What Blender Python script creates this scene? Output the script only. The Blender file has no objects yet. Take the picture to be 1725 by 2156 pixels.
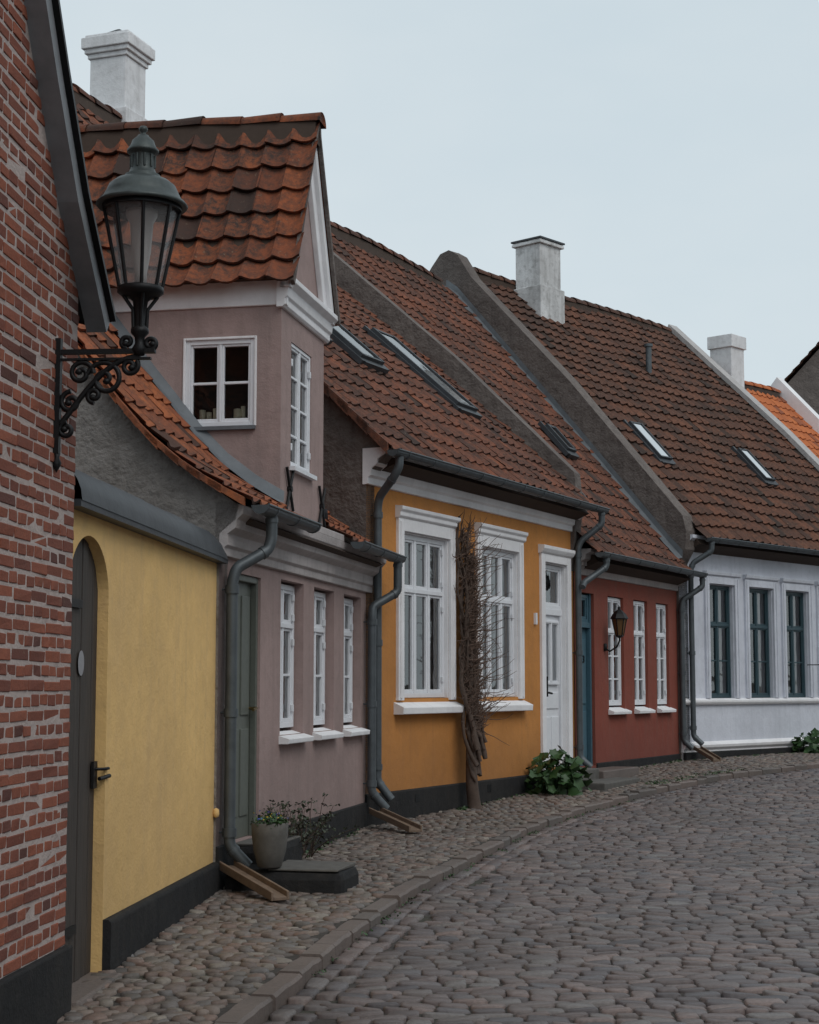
import bpy, math, random
import numpy as np
from mathutils import Vector, Matrix
random.seed(7); np.random.seed(7)
R=random.uniform
sc=bpy.context.scene
Z=Vector((0,0,1))
# ------------------------------------------------------------------ terrain profile
GY=[-300,-50,8,12,16,19,21.5,24,28,60,400]; GZ=[-.3,-.3,0,.1,.15,.22,.32,.4,.45,.6,.6]
def g(y): return float(np.interp(y,GY,GZ))
KX=[(-1.2,-40),(-1.0,0),(-.98,5.5),(-.82,7.7),(-.64,8.77),(-.43,10.03),(-.04,11.98),(.52,14.2),(1.05,16.27),(1.75,18.18),(2.84,20.45),(4.2,22.6),(6.2,24.9),(9,27.3),(13,30.4),(30,42)]
WX=[(-6,-40),(-2.3,0),(-1.62,7.9),(-1.37,11.8),(-.43,16.4),(2.11,21.5),(4.1,25.4),(8.8,30.6),(20,43)]
def kx(y): return float(np.interp(y,[p[1] for p in KX],[p[0] for p in KX]))
def wx(y): return float(np.interp(y,[p[1] for p in WX],[p[0] for p in WX]))
# ------------------------------------------------------------------ frames
class Fr:
    def __init__(s,o,d):
        s.o=Vector((o[0],o[1],0)); s.d=Vector((d[0],d[1],0)).normalized(); s.n=Vector((-s.d.y,s.d.x,0))
    def P(s,u,y,z): return s.o+s.d*u+s.n*y+Z*z
    def L(s,p):
        r=p-s.o; return (r.dot(s.d),r.dot(s.n),p.z)
BR=Fr((-1.62,7.9),(.085,1)); YE=Fr((-1.67,8.1),(.0803,1)); PI=Fr((-1.356,11.8),(.2009,1))
OR=Fr((-.432,16.4),(.497,1)); RE=Fr((2.11,21.5),(.505,1)); WH=Fr((4.12,25.4),(.9,1))
# ------------------------------------------------------------------ materials
def newmat(name):
    m=bpy.data.materials.new(name); m.use_nodes=True
    nt=m.node_tree; b=nt.nodes['Principled BSDF']; return m,nt,b
def N(nt,t,**k):
    n=nt.nodes.new(t)
    for a,v in k.items():
        if a in n.inputs.keys(): n.inputs[a].default_value=v
        else: setattr(n,a,v)
    return n
def c4(c): return (c[0],c[1],c[2],1)
def mixc(nt,fac,a,b,bt='MIX'):
    n=nt.nodes.new('ShaderNodeMix'); n.data_type='RGBA'; n.blend_type=bt
    for s,v in ((0,fac),(6,a),(7,b)):
        if isinstance(v,(int,float)): n.inputs[s].default_value=v
        elif isinstance(v,tuple): n.inputs[s].default_value=c4(v)
        else: nt.links.new(v,n.inputs[s])
    return n.outputs[2]
def ramp(nt,src,p0,p1):
    n=nt.nodes.new('ShaderNodeMapRange'); n.inputs[1].default_value=p0; n.inputs[2].default_value=p1
    nt.links.new(src,n.inputs[0]); return n.outputs[0]
def noise(nt,scale,detail=4,vec=None,sc3=None,rough=.6):
    n=N(nt,'ShaderNodeTexNoise',Scale=scale,Detail=detail,Roughness=rough)
    if vec is None: vec=nt.nodes.new('ShaderNodeTexCoord').outputs['Object']
    if sc3:
        mp=nt.nodes.new('ShaderNodeMapping'); mp.inputs['Scale'].default_value=sc3; nt.links.new(vec,mp.inputs[0]); vec=mp.outputs[0]
    nt.links.new(vec,n.inputs['Vector']); return n.outputs[0]
def bump(nt,b,h,strength=.4,dist=.01):
    n=N(nt,'ShaderNodeBump',Strength=strength,Distance=dist); nt.links.new(h,n.inputs['Height']); nt.links.new(n.outputs[0],b.inputs['Normal'])
def attr(nt,name='rnd'):
    n=nt.nodes.new('ShaderNodeAttribute'); n.attribute_name=name; return n.outputs['Fac']
def math_(nt,op,a,b):
    n=nt.nodes.new('ShaderNodeMath'); n.operation=op
    for i,v in enumerate((a,b)):
        if isinstance(v,(int,float)): n.inputs[i].default_value=v
        else: nt.links.new(v,n.inputs[i])
    return n.outputs[0]
def stucco(name,col,dark=None,var=.5,bs=.35,bscale=60,streak=.35,rough=.9,base_dirt=0.0,bigbump=True):
    m,nt,b=newmat(name); dark=dark or tuple(x*.72 for x in col); light=tuple(min(x*1.15,.9) for x in col)
    n1=noise(nt,1.6,5); n2=noise(nt,9,6); st=noise(nt,2.2,6,sc3=(4.5,4.5,.3)); n3=noise(nt,.7,4,sc3=(1,1,.8))
    c=mixc(nt,ramp(nt,n1,.35,.65),light,col)
    c=mixc(nt,math_(nt,'MULTIPLY',ramp(nt,n3,.48,.7),var*.7),c,dark)
    c=mixc(nt,math_(nt,'MULTIPLY',ramp(nt,n2,.5,.8),var),c,dark)
    c=mixc(nt,math_(nt,'MULTIPLY',ramp(nt,st,.5,.75),streak),c,dark)
    if base_dirt>0:
        sx=nt.nodes.new('ShaderNodeSeparateXYZ'); nt.links.new(nt.nodes.new('ShaderNodeTexCoord').outputs['Object'],sx.inputs[0])
        lo=math_(nt,'ADD',sx.outputs[2],math_(nt,'MULTIPLY',n2,.9))
        c=mixc(nt,math_(nt,'MULTIPLY',ramp(nt,lo,1.5,.75),base_dirt),c,tuple(x*.5+.02 for x in col))
    nt.links.new(c,b.inputs['Base Color']); b.inputs['Roughness'].default_value=rough
    b.inputs['Specular IOR Level'].default_value=.25
    h=math_(nt,'ADD',noise(nt,bscale,6),math_(nt,'MULTIPLY',noise(nt,3.5,3),4.0 if bigbump else 0.0))
    bump(nt,b,h,bs,.012); return m
def plain(name,col,rough=.5,metal=0,var=.15,bs=.1,scale=20,spec=.4):
    m,nt,b=newmat(name)
    c=mixc(nt,math_(nt,'MULTIPLY',ramp(nt,noise(nt,scale,5),.35,.75),var*2),col,tuple(x*.55 for x in col))
    nt.links.new(c,b.inputs['Base Color']); b.inputs['Roughness'].default_value=rough; b.inputs['Metallic'].default_value=metal
    b.inputs['Specular IOR Level'].default_value=spec
    if bs: bump(nt,b,noise(nt,scale*3,4),bs,.005)
    return m
def tilemat(name,org,mid,drk,dirt=.5,lichen=.4):
    m,nt,b=newmat(name); a=attr(nt)
    c=mixc(nt,ramp(nt,a,.15,.75),org,mid); c=mixc(nt,ramp(nt,a,.7,1.0),c,drk)
    pn=ramp(nt,noise(nt,1.7,7),.42,.60)
    fn=ramp(nt,noise(nt,17,7,rough=.75),.40,.62)
    c=mixc(nt,math_(nt,'MULTIPLY',math_(nt,'ADD',math_(nt,'MULTIPLY',pn,.5),math_(nt,'MULTIPLY',fn,.7)),dirt),c,drk)
    ln=ramp(nt,noise(nt,33,3),.64,.70)
    c=mixc(nt,math_(nt,'MULTIPLY',ln,lichen),c,(.24,.19,.13))
    nt.links.new(c,b.inputs['Base Color']); b.inputs['Roughness'].default_value=.85; b.inputs['Specular IOR Level'].default_value=.22
    bump(nt,b,noise(nt,70,5),.5,.008); return m
def stonemat(name,cols,moss=.2,rough=.62):
    m,nt,b=newmat(name); a=attr(nt)
    cr=nt.nodes.new('ShaderNodeValToRGB'); nt.links.new(a,cr.inputs[0]); e=cr.color_ramp.elements
    while len(e)>1: e.remove(e[-1])
    e[0].position=0; e[0].color=c4(cols[0])
    for i,cc in enumerate(cols[1:]):
        x=e.new((i+1)/(len(cols)-1)); x.color=c4(cc)
    n=noise(nt,45,6,rough=.7)
    c=mixc(nt,ramp(nt,n,.35,.7),cr.outputs[0],tuple(.5*x for x in cols[0]),'MIX')
    c=mixc(nt,.45,c,cr.outputs[0])
    big=ramp(nt,noise(nt,.8,4),.45,.7)
    c=mixc(nt,math_(nt,'MULTIPLY',big,moss),c,(.06,.05,.043))
    nt.links.new(c,b.inputs['Base Color']); b.inputs['Roughness'].default_value=rough; b.inputs['Specular IOR Level'].default_value=.45
    bump(nt,b,n,.6,.006); return m
M={}
M['yellow']=stucco('yellow_plaster',(.75,.49,.20),(.60,.40,.20),streak=.4,base_dirt=.25)
M['pink']=stucco('pink_plaster',(.335,.243,.226),(.24,.185,.172),streak=.5,base_dirt=.35)
M['orange']=stucco('orange_plaster',(.50,.215,.06),(.37,.175,.07),streak=.4,base_dirt=.55)
M['red']=stucco('red_plaster',(.225,.062,.043),(.19,.085,.065),streak=.6,base_dirt=.45)
M['whitewall']=stucco('white_plaster',(.60,.62,.68),(.45,.47,.52),streak=.35,base_dirt=.3)
M['white']=stucco('white_paint_trim',(.76,.75,.76),(.55,.54,.54),var=.25,bs=.15,streak=.2)
M['chim']=stucco('whitewashed_brick',(.70,.70,.71),(.36,.35,.34),var=.5,bs=.4,streak=.35)
M['chimdirty']=stucco('stained_whitewashed_brick',(.68,.68,.68),(.24,.23,.22),var=.8,bs=.5,streak=.6)
M['cornice']=stucco('cornice_paint',(.44,.40,.39),(.27,.24,.23),var=.5,streak=.4)
M['coping']=stucco('coping_mortar',(.42,.40,.39),(.25,.23,.22),var=.6,streak=.4)
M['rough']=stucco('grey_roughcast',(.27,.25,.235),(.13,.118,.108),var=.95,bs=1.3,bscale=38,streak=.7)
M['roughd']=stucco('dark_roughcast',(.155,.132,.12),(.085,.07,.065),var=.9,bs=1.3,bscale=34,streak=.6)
M['plinth']=stucco('black_tar_plinth',(.018,.018,.019),(.05,.045,.04),var=.45,bs=.5,streak=.35)
M['lead']=plain('lead_sheet',(.17,.185,.20),.55,.2,.35,.3,6)
M['leadl']=plain('weathered_lead_board',(.26,.27,.285),.6,.1,.35,.3,6)
M['leadd']=plain('tarred_lead',(.06,.065,.072),.5,.2,.35,.6,6)
M['zinc']=plain('zinc_gutter',(.11,.125,.135),.5,.4,.35,.1,8)
M['winwhite']=plain('white_gloss_paint',(.76,.77,.80),.4,0,.08,.03,15)
M['teal']=plain('teal_paint',(.035,.07,.085),.45,0,.2,.03)
M['bluedoor']=plain('blue_door_paint',(.06,.13,.17),.45,0,.2,.05)
M['greendoor']=plain('grey_green_door_paint',(.125,.135,.115),.5,0,.2,.05)
M['iron']=plain('black_wrought_iron',(.018,.018,.019),.5,.5,.3,.2,40)
M['verd']=plain('weathered_copper',(.075,.088,.086),.48,.45,.45,.2,18)
M['woodold']=plain('weathered_board',(.20,.14,.10),.8,0,.4,.4,10)
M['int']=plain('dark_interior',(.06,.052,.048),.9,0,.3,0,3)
M['curtain']=plain('curtain_cloth',(.5,.5,.51),.9,0,.2,0,8)
M['pot']=plain('concrete_pot',(.125,.118,.108),.85,0,.4,.4,12)
M['core']=plain('light_block_fill',(.06,.04,.03),.9,0,.2,.1)  # dark fill, mainly for the hidden bodies that block light under the tiles
M['brass']=plain('brass',(.25,.18,.08),.35,.9,.1,.05)
M['bark']=plain('vine_bark',(.10,.07,.055),.9,0,.4,.6,30)
M['bark2']=plain('twig_bark',(.14,.09,.068),.9,0,.3,.2,30)
M['wax']=plain('candle_wax',(.8,.72,.52),.5,0,.1,0)
M['t_dorm']=tilemat('clay_tile_orange',(.34,.098,.038),(.21,.064,.032),(.055,.036,.03),.95)
M['t_pink']=tilemat('clay_tile_bright',(.40,.125,.05),(.28,.09,.045),(.08,.045,.035),.75)
M['t_brown']=tilemat('clay_tile_brown',(.18,.076,.046),(.115,.056,.04),(.05,.034,.028),.8,.5)
M['t_red']=tilemat('clay_tile_rust',(.235,.083,.046),(.15,.062,.041),(.055,.036,.03),.85)
M['t_new']=tilemat('clay_tile_new',(.55,.17,.06),(.48,.145,.055),(.26,.09,.05),.3)
M['brick']=tilemat('red_brick',(.30,.10,.06),(.205,.07,.048),(.115,.052,.043),.35,.25)
M['mortar']=stucco('lime_mortar',(.42,.35,.325),(.29,.24,.22),var=.5,bs=.6)
M['leaf']=plain('green_leaf',(.04,.09,.028),.5,0,.35,.2,14)
M['leafd']=plain('dark_rose_leaf',(.045,.055,.03),.5,0,.35,.2,14)
M['fl_b']=plain('blue_petal',(.05,.07,.35),.6,0,.1,0); M['fl_y']=plain('yellow_petal',(.75,.5,.05),.6,0,.1,0)
M['cobble']=stonemat('granite_setts',[(.105,.085,.085),(.19,.14,.125),(.125,.115,.12),(.24,.175,.155),(.085,.075,.08),(.165,.125,.115),(.20,.18,.17)],.45,.46)
M['field']=stonemat('pavement_fieldstone',[(.15,.122,.105),(.25,.19,.155),(.16,.15,.145),(.22,.145,.115),(.10,.09,.083),(.31,.265,.22)],.4)
M['kerb']=stonemat('granite_kerb',[(.15,.12,.105),(.20,.15,.13),(.125,.11,.10),(.185,.145,.125)],.45)
def dirtmat():
    m,nt,b=newmat('joint_soil'); n=noise(nt,18,6); n2=noise(nt,1.1,4)
    c=mixc(nt,ramp(nt,n,.3,.7),(.032,.027,.024),(.06,.05,.043)); c=mixc(nt,math_(nt,'MULTIPLY',ramp(nt,n2,.52,.72),.7),c,(.04,.048,.022))
    nt.links.new(c,b.inputs['Base Color']); b.inputs['Roughness'].default_value=.95; bump(nt,b,n,.8,.02); return m
M['soil']=dirtmat()
def doormat_():
    m,nt,b=newmat('dark_plank_wood'); n=noise(nt,9,6,sc3=(6,6,.5))
    c=mixc(nt,ramp(nt,n,.3,.7),(.033,.026,.022),(.065,.052,.044)); nt.links.new(c,b.inputs['Base Color'])
    b.inputs['Roughness'].default_value=.7; bump(nt,b,n,.4,.006); return m
M['plank']=doormat_()
def glassmat(name='window_glass',tint=(.9,.93,.95),boost=0.0):
    m=bpy.data.materials.new(name); m.use_nodes=True; nt=m.node_tree; nt.nodes.clear()
    o=nt.nodes.new('ShaderNodeOutputMaterial'); mx=nt.nodes.new('ShaderNodeMixShader'); t=nt.nodes.new('ShaderNodeBsdfTransparent'); gl=nt.nodes.new('ShaderNodeBsdfGlossy')
    t.inputs[0].default_value=c4(tint); gl.inputs['Roughness'].default_value=.03; fr=nt.nodes.new('ShaderNodeFresnel'); fr.inputs[0].default_value=1.55
    bn=N(nt,'ShaderNodeBump',Strength=.25,Distance=.02); nt.links.new(noise(nt,3,2),bn.inputs['Height']); nt.links.new(bn.outputs[0],gl.inputs['Normal'])
    ad=nt.nodes.new('ShaderNodeMath'); ad.operation='ADD'; ad.inputs[1].default_value=.04+boost; nt.links.new(fr.outputs[0],ad.inputs[0])
    nt.links.new(ad.outputs[0],mx.inputs[0]); nt.links.new(t.outputs[0],mx.inputs[1]); nt.links.new(gl.outputs[0],mx.inputs[2]); nt.links.new(mx.outputs[0],o.inputs[0]); return m
M['glass']=glassmat(boost=.10); M['clear']=glassmat('clear_window_glass',boost=-.03); M['sky_glass']=glassmat('roof_window_glass',(.5,.5,.5),.8)
def frosted():
    m,nt,b=newmat('lantern_glass'); b.inputs['Base Color'].default_value=(.36,.35,.35,1); b.inputs['Roughness'].default_value=.15; b.inputs['Alpha'].default_value=.30; return m
M['lampglass']=frosted()
# ------------------------------------------------------------------ mesh tools
def empty(name,loc):
    e=bpy.data.objects.new(name,None); e.location=loc; e.empty_display_size=.3; sc.collection.objects.link(e); return e
def adopt(o,parent):
    if parent is not None:
        o.parent=parent; o.matrix_parent_inverse=Matrix.Translation(-Vector(parent.location))
class MB:
    def __init__(s): s.v=[]; s.f=[]; s.r=[]; s.sm=[]
    def add(s,vs,fs,r=0.5,smooth=False):
        k=len(s.v); s.v+= [tuple(x) for x in vs]
        for f in fs: s.f.append(tuple(i+k for i in f)); s.r.append(r); s.sm.append(smooth)
        return s
    def box(s,fr,u0,u1,y0,y1,z0,z1,r=.5,j=0):
        vs=[fr.P(u+R(-j,j),y+R(-j,j),z+R(-j,j)) for u in (u0,u1) for y in (y0,y1) for z in (z0,z1)]
        return s.add(vs,[(0,1,3,2),(4,6,7,5),(0,4,5,1),(2,3,7,6),(0,2,6,4),(1,5,7,3)],r)
    def ext(s,fr,pts,u0,u1,r=.5,smooth=False):
        n=len(pts); vs=[fr.P(u0,y,z) for y,z in pts]+[fr.P(u1,y,z) for y,z in pts]
        fs=[tuple(range(n)),tuple(range(2*n-1,n-1,-1))]; s.add(vs,fs,r,False)
        return s.add(vs,[(i,i+n,(i+1)%n+n,(i+1)%n) for i in range(n)],r,smooth)
    def exty(s,fr,pts,y0,y1,r=.5):
        n=len(pts); vs=[fr.P(u,y0,z) for u,z in pts]+[fr.P(u,y1,z) for u,z in pts]
        fs=[tuple(range(n)),tuple(range(2*n-1,n-1,-1))]+[(i,i+n,(i+1)%n+n,(i+1)%n) for i in range(n)]
        return s.add(vs,fs,r)
    def wall(s,fr,u0,u1,z0,z1,ops,depth=.16,y=0.0):
        us=sorted(set([u0,u1]+[o[0] for o in ops]+[o[1] for o in ops])); zs=sorted(set([z0,z1]+[o[2] for o in ops]+[o[3] for o in ops]))
        us=[u for u in us if u0<=u<=u1]; zs=[z for z in zs if z0<=z<=z1]
        for a,b in zip(us,us[1:]):
            for c,d in zip(zs,zs[1:]):
                mu,mz=(a+b)/2,(c+d)/2
                if any(o[0]<mu<o[1] and o[2]<mz<o[3] for o in ops): continue
                s.add([fr.P(a,y,c),fr.P(b,y,c),fr.P(b,y,d),fr.P(a,y,d)],[(0,1,2,3)])
        for o in ops:
            a,b,c,d=o[:4]; e=y+depth
            q=[(a,c),(b,c),(b,d),(a,d)]
            vs=[fr.P(p[0],y,p[1]) for p in q]+[fr.P(p[0],e,p[1]) for p in q]
            s.add(vs,[(0,4,5,1),(1,5,6,2),(2,6,7,3),(3,7,4,0)])
        return s
    def tube(s,pts,rad,seg=10,r=.5,cap=True):
        pts=[Vector(p) for p in pts]; n=len(pts); rr=rad if isinstance(rad,(list,tuple)) else [rad]*n; vs=[]; up=None
        for i,p in enumerate(pts):
            t=(pts[min(i+1,n-1)]-pts[max(i-1,0)]).normalized()
            if up is None: up=Vector((0,0,1)) if abs(t.z)<.9 else Vector((1,0,0))
            a=(up-t*up.dot(t))
            if a.length<1e-4: a=t.orthogonal()
            a.normalize(); b=t.cross(a); up=a
            for k in range(seg):
                an=2*math.pi*k/seg; vs.append(p+(a*math.cos(an)+b*math.sin(an))*rr[i])
        fs=[(i*seg+k,i*seg+(k+1)%seg,(i+1)*seg+(k+1)%seg,(i+1)*seg+k) for i in range(n-1) for k in range(seg)]
        s.add(vs,fs,r,True)
        if cap: s.add(vs[:seg]+vs[-seg:],[tuple(range(seg)),tuple(range(seg,2*seg))],r)
        return s
    def lathe(s,c,prof,seg=24,r=.5,smooth=True,rot=0):
        c=Vector(c); vs=[c+Vector((rr*math.cos(rot+2*math.pi*k/seg),rr*math.sin(rot+2*math.pi*k/seg),z)) for rr,z in prof for k in range(seg)]
        fs=[(i*seg+k,i*seg+(k+1)%seg,(i+1)*seg+(k+1)%seg,(i+1)*seg+k) for i in range(len(prof)-1) for k in range(seg)]
        return s.add(vs,fs,r,smooth)
    def done(s,name,mat,parent=None,bev=0):
        me=bpy.data.meshes.new(name); me.from_pydata(s.v,[],s.f); me.materials.append(mat)
        a=me.attributes.new('rnd','FLOAT','FACE'); a.data.foreach_set('value',s.r)
        me.polygons.foreach_set('use_smooth',s.sm)
        o=bpy.data.objects.new(name,me); sc.collection.objects.link(o); adopt(o,parent)
        if bev:
            b=o.modifiers.new('bevel','BEVEL'); b.width=bev; b.segments=2; b.limit_method='ANGLE'
        me.update(); return o
def zprof(prof,y):
    return float(np.interp(y,[p[0] for p in prof],[p[1] for p in prof]))
def tiles(name,O,A,B,a0,a1,prof,tw,tl,mat,parent,clip=None,amp=.03,jit=.007,lift=.032,wave=.018):
    mb=MB(); seg=[]; S=0; ph=R(0,6)
    for p,q in zip(prof,prof[1:]):
        l=math.hypot(q[0]-p[0],q[1]-p[1]); seg.append((S,l,p,q)); S+=l
    def pos(s):
        for (s0,l,p,q) in seg:
            if s<=s0+l or (s0,l,p,q)==seg[-1]:
                t=(s-s0)/l; return p[0]+(q[0]-p[0])*t,p[1]+(q[1]-p[1])*t,(q[0]-p[0])/l,(q[1]-p[1])/l
    nj=int(round(S/tl)); tl=S/nj; ni=int(round((a1-a0)/tw)); tw=(a1-a0)/ni
    ts=[0,.12,.28,.45,.62,.78,.9,1.0]
    hs=[.95,.6,.12,0,.12,.55,.92,1.0]
    W=lambda a,s: wave*(math.sin(a*1.1+ph+s*.4)+.6*math.sin(a*2.3+ph*2-s*1.1)) - wave
    for j in range(nj):
        sag=R(-.004,.004)
        for i in range(ni):
            b,z,tb,tz=pos(j*tl); ac=a0+(i+.5)*tw
            cen=O+A*ac+B*b+Z*z
            if clip and not clip(cen): continue
            s0=j*tl+R(-jit,jit)+sag; s1=min(s0+tl*1.15,S+.02); da=R(-jit,jit)*.7; dl=R(-.005,.008); sk=R(-.012,.012)
            if random.random()<.04: sk*=2.2; dl+=.008
            b0,z0,t0,q0=pos(max(s0,0) if j else s0); b1,z1,t1,q1=pos(s1)
            lo=[];sk_=[];hi=[]
            for t,h in zip(ts,hs):
                aa=a0+i*tw+t*tw*1.05+da; N0=B*(-q0)+Z*t0; N1=B*(-q1)+Z*t1; e=(t-.5)*sk
                T0=B*t0+Z*q0
                base=O+A*aa+B*b0+Z*(z0+W(aa,s0))+T0*e
                lo.append(base+N0*(h*amp+lift+dl)); sk_.append(base+N0*(h*amp+lift+dl-.022))
                hi.append(O+A*aa+B*b1+Z*(z1+W(aa,s1))+N1*(h*amp+.004))
            n=len(ts); r=min(1,max(0,random.gauss(.45,.27)))
            mb.add(lo+hi,[(k,k+1,n+k+1,n+k) for k in range(n-1)],r,True)
            mb.add(lo+sk_,[(k,n+k,n+k+1,k+1) for k in range(n-1)],min(1,r+.3),False)
    return mb.done(name,mat,parent)
def ridge(name,p0,p1,rad,mat,parent,seg=.36):
    p0=Vector(p0);p1=Vector(p1);L=(p1-p0).length; n=max(1,int(L/seg)); d=(p1-p0)/n; t=d.normalized(); s=t.cross(Z).normalized(); mb=MB(); ph=R(0,6)
    for i in range(n):
        a=p0+d*i+Z*(R(-.010,.010)+.02*math.sin(i*.5+ph)-.01); b=p0+d*(i+1.1)+Z*(R(-.010,.010)+.02*math.sin(i*.5+.5+ph)-.01); vs=[]
        for q,rr in ((a,rad*1.1),(b,rad*.90)):
            for k in range(9):
                an=math.pi*(k/8); vs.append(q+s*math.cos(an)*rr+Z*(math.sin(an)*rr*.85-.02))
        mb.add(vs,[(k,k+1,k+10,k+9) for k in range(8)]+[tuple(range(9))],min(1,max(0,random.gauss(.5,.25))),True)
    o=mb.done(name,mat,parent)
    h=rad*.80; vs=[p+s*a_+Z*b_ for p in (p0+t*.04,p1-t*.04) for a_,b_ in ((-h*1.5,-.24),(-h,-.015),(0,.03),(h,-.015),(h*1.5,-.24))]
    MB().add(vs,[(k,k+1,k+6,k+5) for k in range(4)]+[(0,1,2,3,4),(9,8,7,6,5)]).done(name+'_mortar_bed',M['core'],parent)
    return o
def core(fr,u0,u1,prof,mat,parent,name='house_core',z0=.1,off=.09,yb=.75):  # unseen solid house body, added beneath the tiles to block light
    ry,rz=prof[-1]; pts=[(yb,z0),(yb,prof[0][1]-.5),(prof[0][0]+.05,prof[0][1]-off)]+[(y,z-off) for y,z in prof[1:]]+[(2*ry-prof[0][0],prof[0][1]),(2*ry,prof[0][1]-.2),(2*ry,z0)]
    MB().ext(fr,pts,u0,u1).done(name,mat,parent)
def gutter(fr,u0,u1,y,z,parent,name='gutter',rad=.065):
    pts=[]; n=8
    for k in range(n+1):
        an=math.pi*k/n; pts.append((y-rad*math.cos(an),z-rad*math.sin(an)))
    for k in range(n,-1,-1):
        an=math.pi*k/n; pts.append((y-(rad-.008)*math.cos(an),z-(rad-.008)*math.sin(an)))
    mb=MB(); mb.ext(fr,pts,u0,u1,smooth=False)
    mb.tube([fr.P(u0,y-rad,z),fr.P(u1,y-rad,z)],.010,6)
    u=u0+.25
    while u<u1:
        b=[(y-(rad+.006)*math.cos(math.pi*k/n),z-(rad+.006)*math.sin(math.pi*k/n)) for k in range(n+1)]+[(y-(rad-.004)*math.cos(math.pi*k/n),z-(rad-.004)*math.sin(math.pi*k/n)) for k in range(n,-1,-1)]
        mb.ext(fr,b,u,u+.025); u+=.6
    for e in (u0,u1):
        mb.ext(fr,[(y-rad*math.cos(math.pi*k/n),z-rad*math.sin(math.pi*k/n)) for k in range(n+1)],e-.004,e+.004)
    mb.done(name,M['zinc'],parent)
def pipe(fr,pts,parent,name='downpipe',rad=.042):
    w=[fr.P(*p) for p in pts]; mb=MB()
    out=[w[0]]
    for a,b,c in zip(w,w[1:],w[2:]):
        l=min(.05,(b-a).length*.4,(c-b).length*.4); p=b+(a-b).normalized()*l; q=b+(c-b).normalized()*l
        for k in range(5):
            t=k/4; out.append(p*(1-t)**2+b*2*t*(1-t)+q*t*t)
    out.append(w[-1]); mb.tube(out,rad,12)
    for a,b in zip(w,w[1:]):
        if (a-b).length>1:
            for t in (.03,.5,.95):
                c=a.lerp(b,t); d=(b-a).normalized()
                mb.tube([c-d*.03,c+d*.03],rad+.009,12)
                mb.tube([c,c+fr.n*.09],.008,6)
        elif (a-b).length>.12:
            d=(b-a).normalized(); mb.tube([a+d*.03,a+d*.06],rad+.006,12)
    mb.done(name,M['zinc'],parent)
def window(fr,u0,u1,z0,z1,y,parent,cols=2,tz=None,rl=2,ru=1,mat=None,curt=True,fw=.045,name='window',inner=.5,sash=.028,mw=.045,hinges=False,glass=None):
    mat=mat or M['winwhite']; mb=MB()
    mb.box(fr,u0,u0+fw,y,y+.07,z0,z1).box(fr,u1-fw,u1,y,y+.07,z0,z1)
    mb.box(fr,u0+fw,u1-fw,y,y+.07,z0,z0+fw).box(fr,u0+fw,u1-fw,y,y+.07,z1-fw,z1)
    a0,a1,b0,b1=u0+fw,u1-fw,z0+fw,z1-fw
    bands=[(b0,tz-mw/2,rl),(tz+mw/2,b1,ru)] if tz else [(b0,b1,rl)]
    if tz: mb.box(fr,a0,a1,y-.006,y+.068,tz-mw/2,tz+mw/2)
    cw=(a1-a0)/cols
    for i in range(1,cols):
        mb.box(fr,a0+cw*i-mw/2,a0+cw*i+mw/2,y+.003,y+.066,b0,b1)
    for i in range(cols):
        c0=a0+cw*i+(mw/2 if i else 0); c1=a0+cw*(i+1)-(mw/2 if i<cols-1 else 0)
        for (p,q,rw) in bands:
            e=sash; yy=y+.012
            mb.box(fr,c0,c0+e,yy,yy+.04,p,q).box(fr,c1-e,c1,yy,yy+.04,p,q).box(fr,c0+e,c1-e,yy,yy+.04,p,p+e*1.3).box(fr,c0+e,c1-e,yy,yy+.04,q-e,q)
            for k in range(1,rw):
                zz=p+(q-p)*k/rw; mb.box(fr,c0+e,c1-e,yy+.004,yy+.036,zz-.011,zz+.011)
    if hinges:
        for (p,q,_) in bands:
            for zz in (p+.12*(q-p)+.02,q-.12*(q-p)-.02):
                for uu in (a0+.005,a1-.005): mb.box(fr,uu-.018,uu+.018,y-.012,y+.01,zz-.03,zz+.03)
    mb.done(name,mat,parent,bev=.004)
    yg=y+.035
    MB().add([fr.P(u0+.01,yg,z0+.01),fr.P(u1-.01,yg,z0+.01),fr.P(u1-.01,yg,z1-.01),fr.P(u0+.01,yg,z1-.01)],[(0,1,2,3)]).done(name+'_glass',glass or M['glass'],parent)
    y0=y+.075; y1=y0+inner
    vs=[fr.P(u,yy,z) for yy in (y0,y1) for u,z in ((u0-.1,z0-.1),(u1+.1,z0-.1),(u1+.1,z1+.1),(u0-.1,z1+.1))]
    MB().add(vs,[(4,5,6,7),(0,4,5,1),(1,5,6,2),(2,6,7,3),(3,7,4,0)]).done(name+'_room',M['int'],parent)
    if curt:
        mb=MB(); W=u1-u0
        for (c0,c1) in ((u0,u0+W*R(.15,.30)),(u1-W*R(.15,.30),u1)):
            n=14; vs=[]
            for k in range(n+1):
                t=k/n; u=c0+(c1-c0)*t; w=.02*math.sin(t*n*1.3)
                vs+= [fr.P(u,y0+.06+w,z0),fr.P(u,y0+.06+w,z1)]
            mb.add(vs,[(2*k,2*k+2,2*k+3,2*k+1) for k in range(n)],.5,True)
        mb.done(name+'_curtain',M['curtain'],parent)
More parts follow.
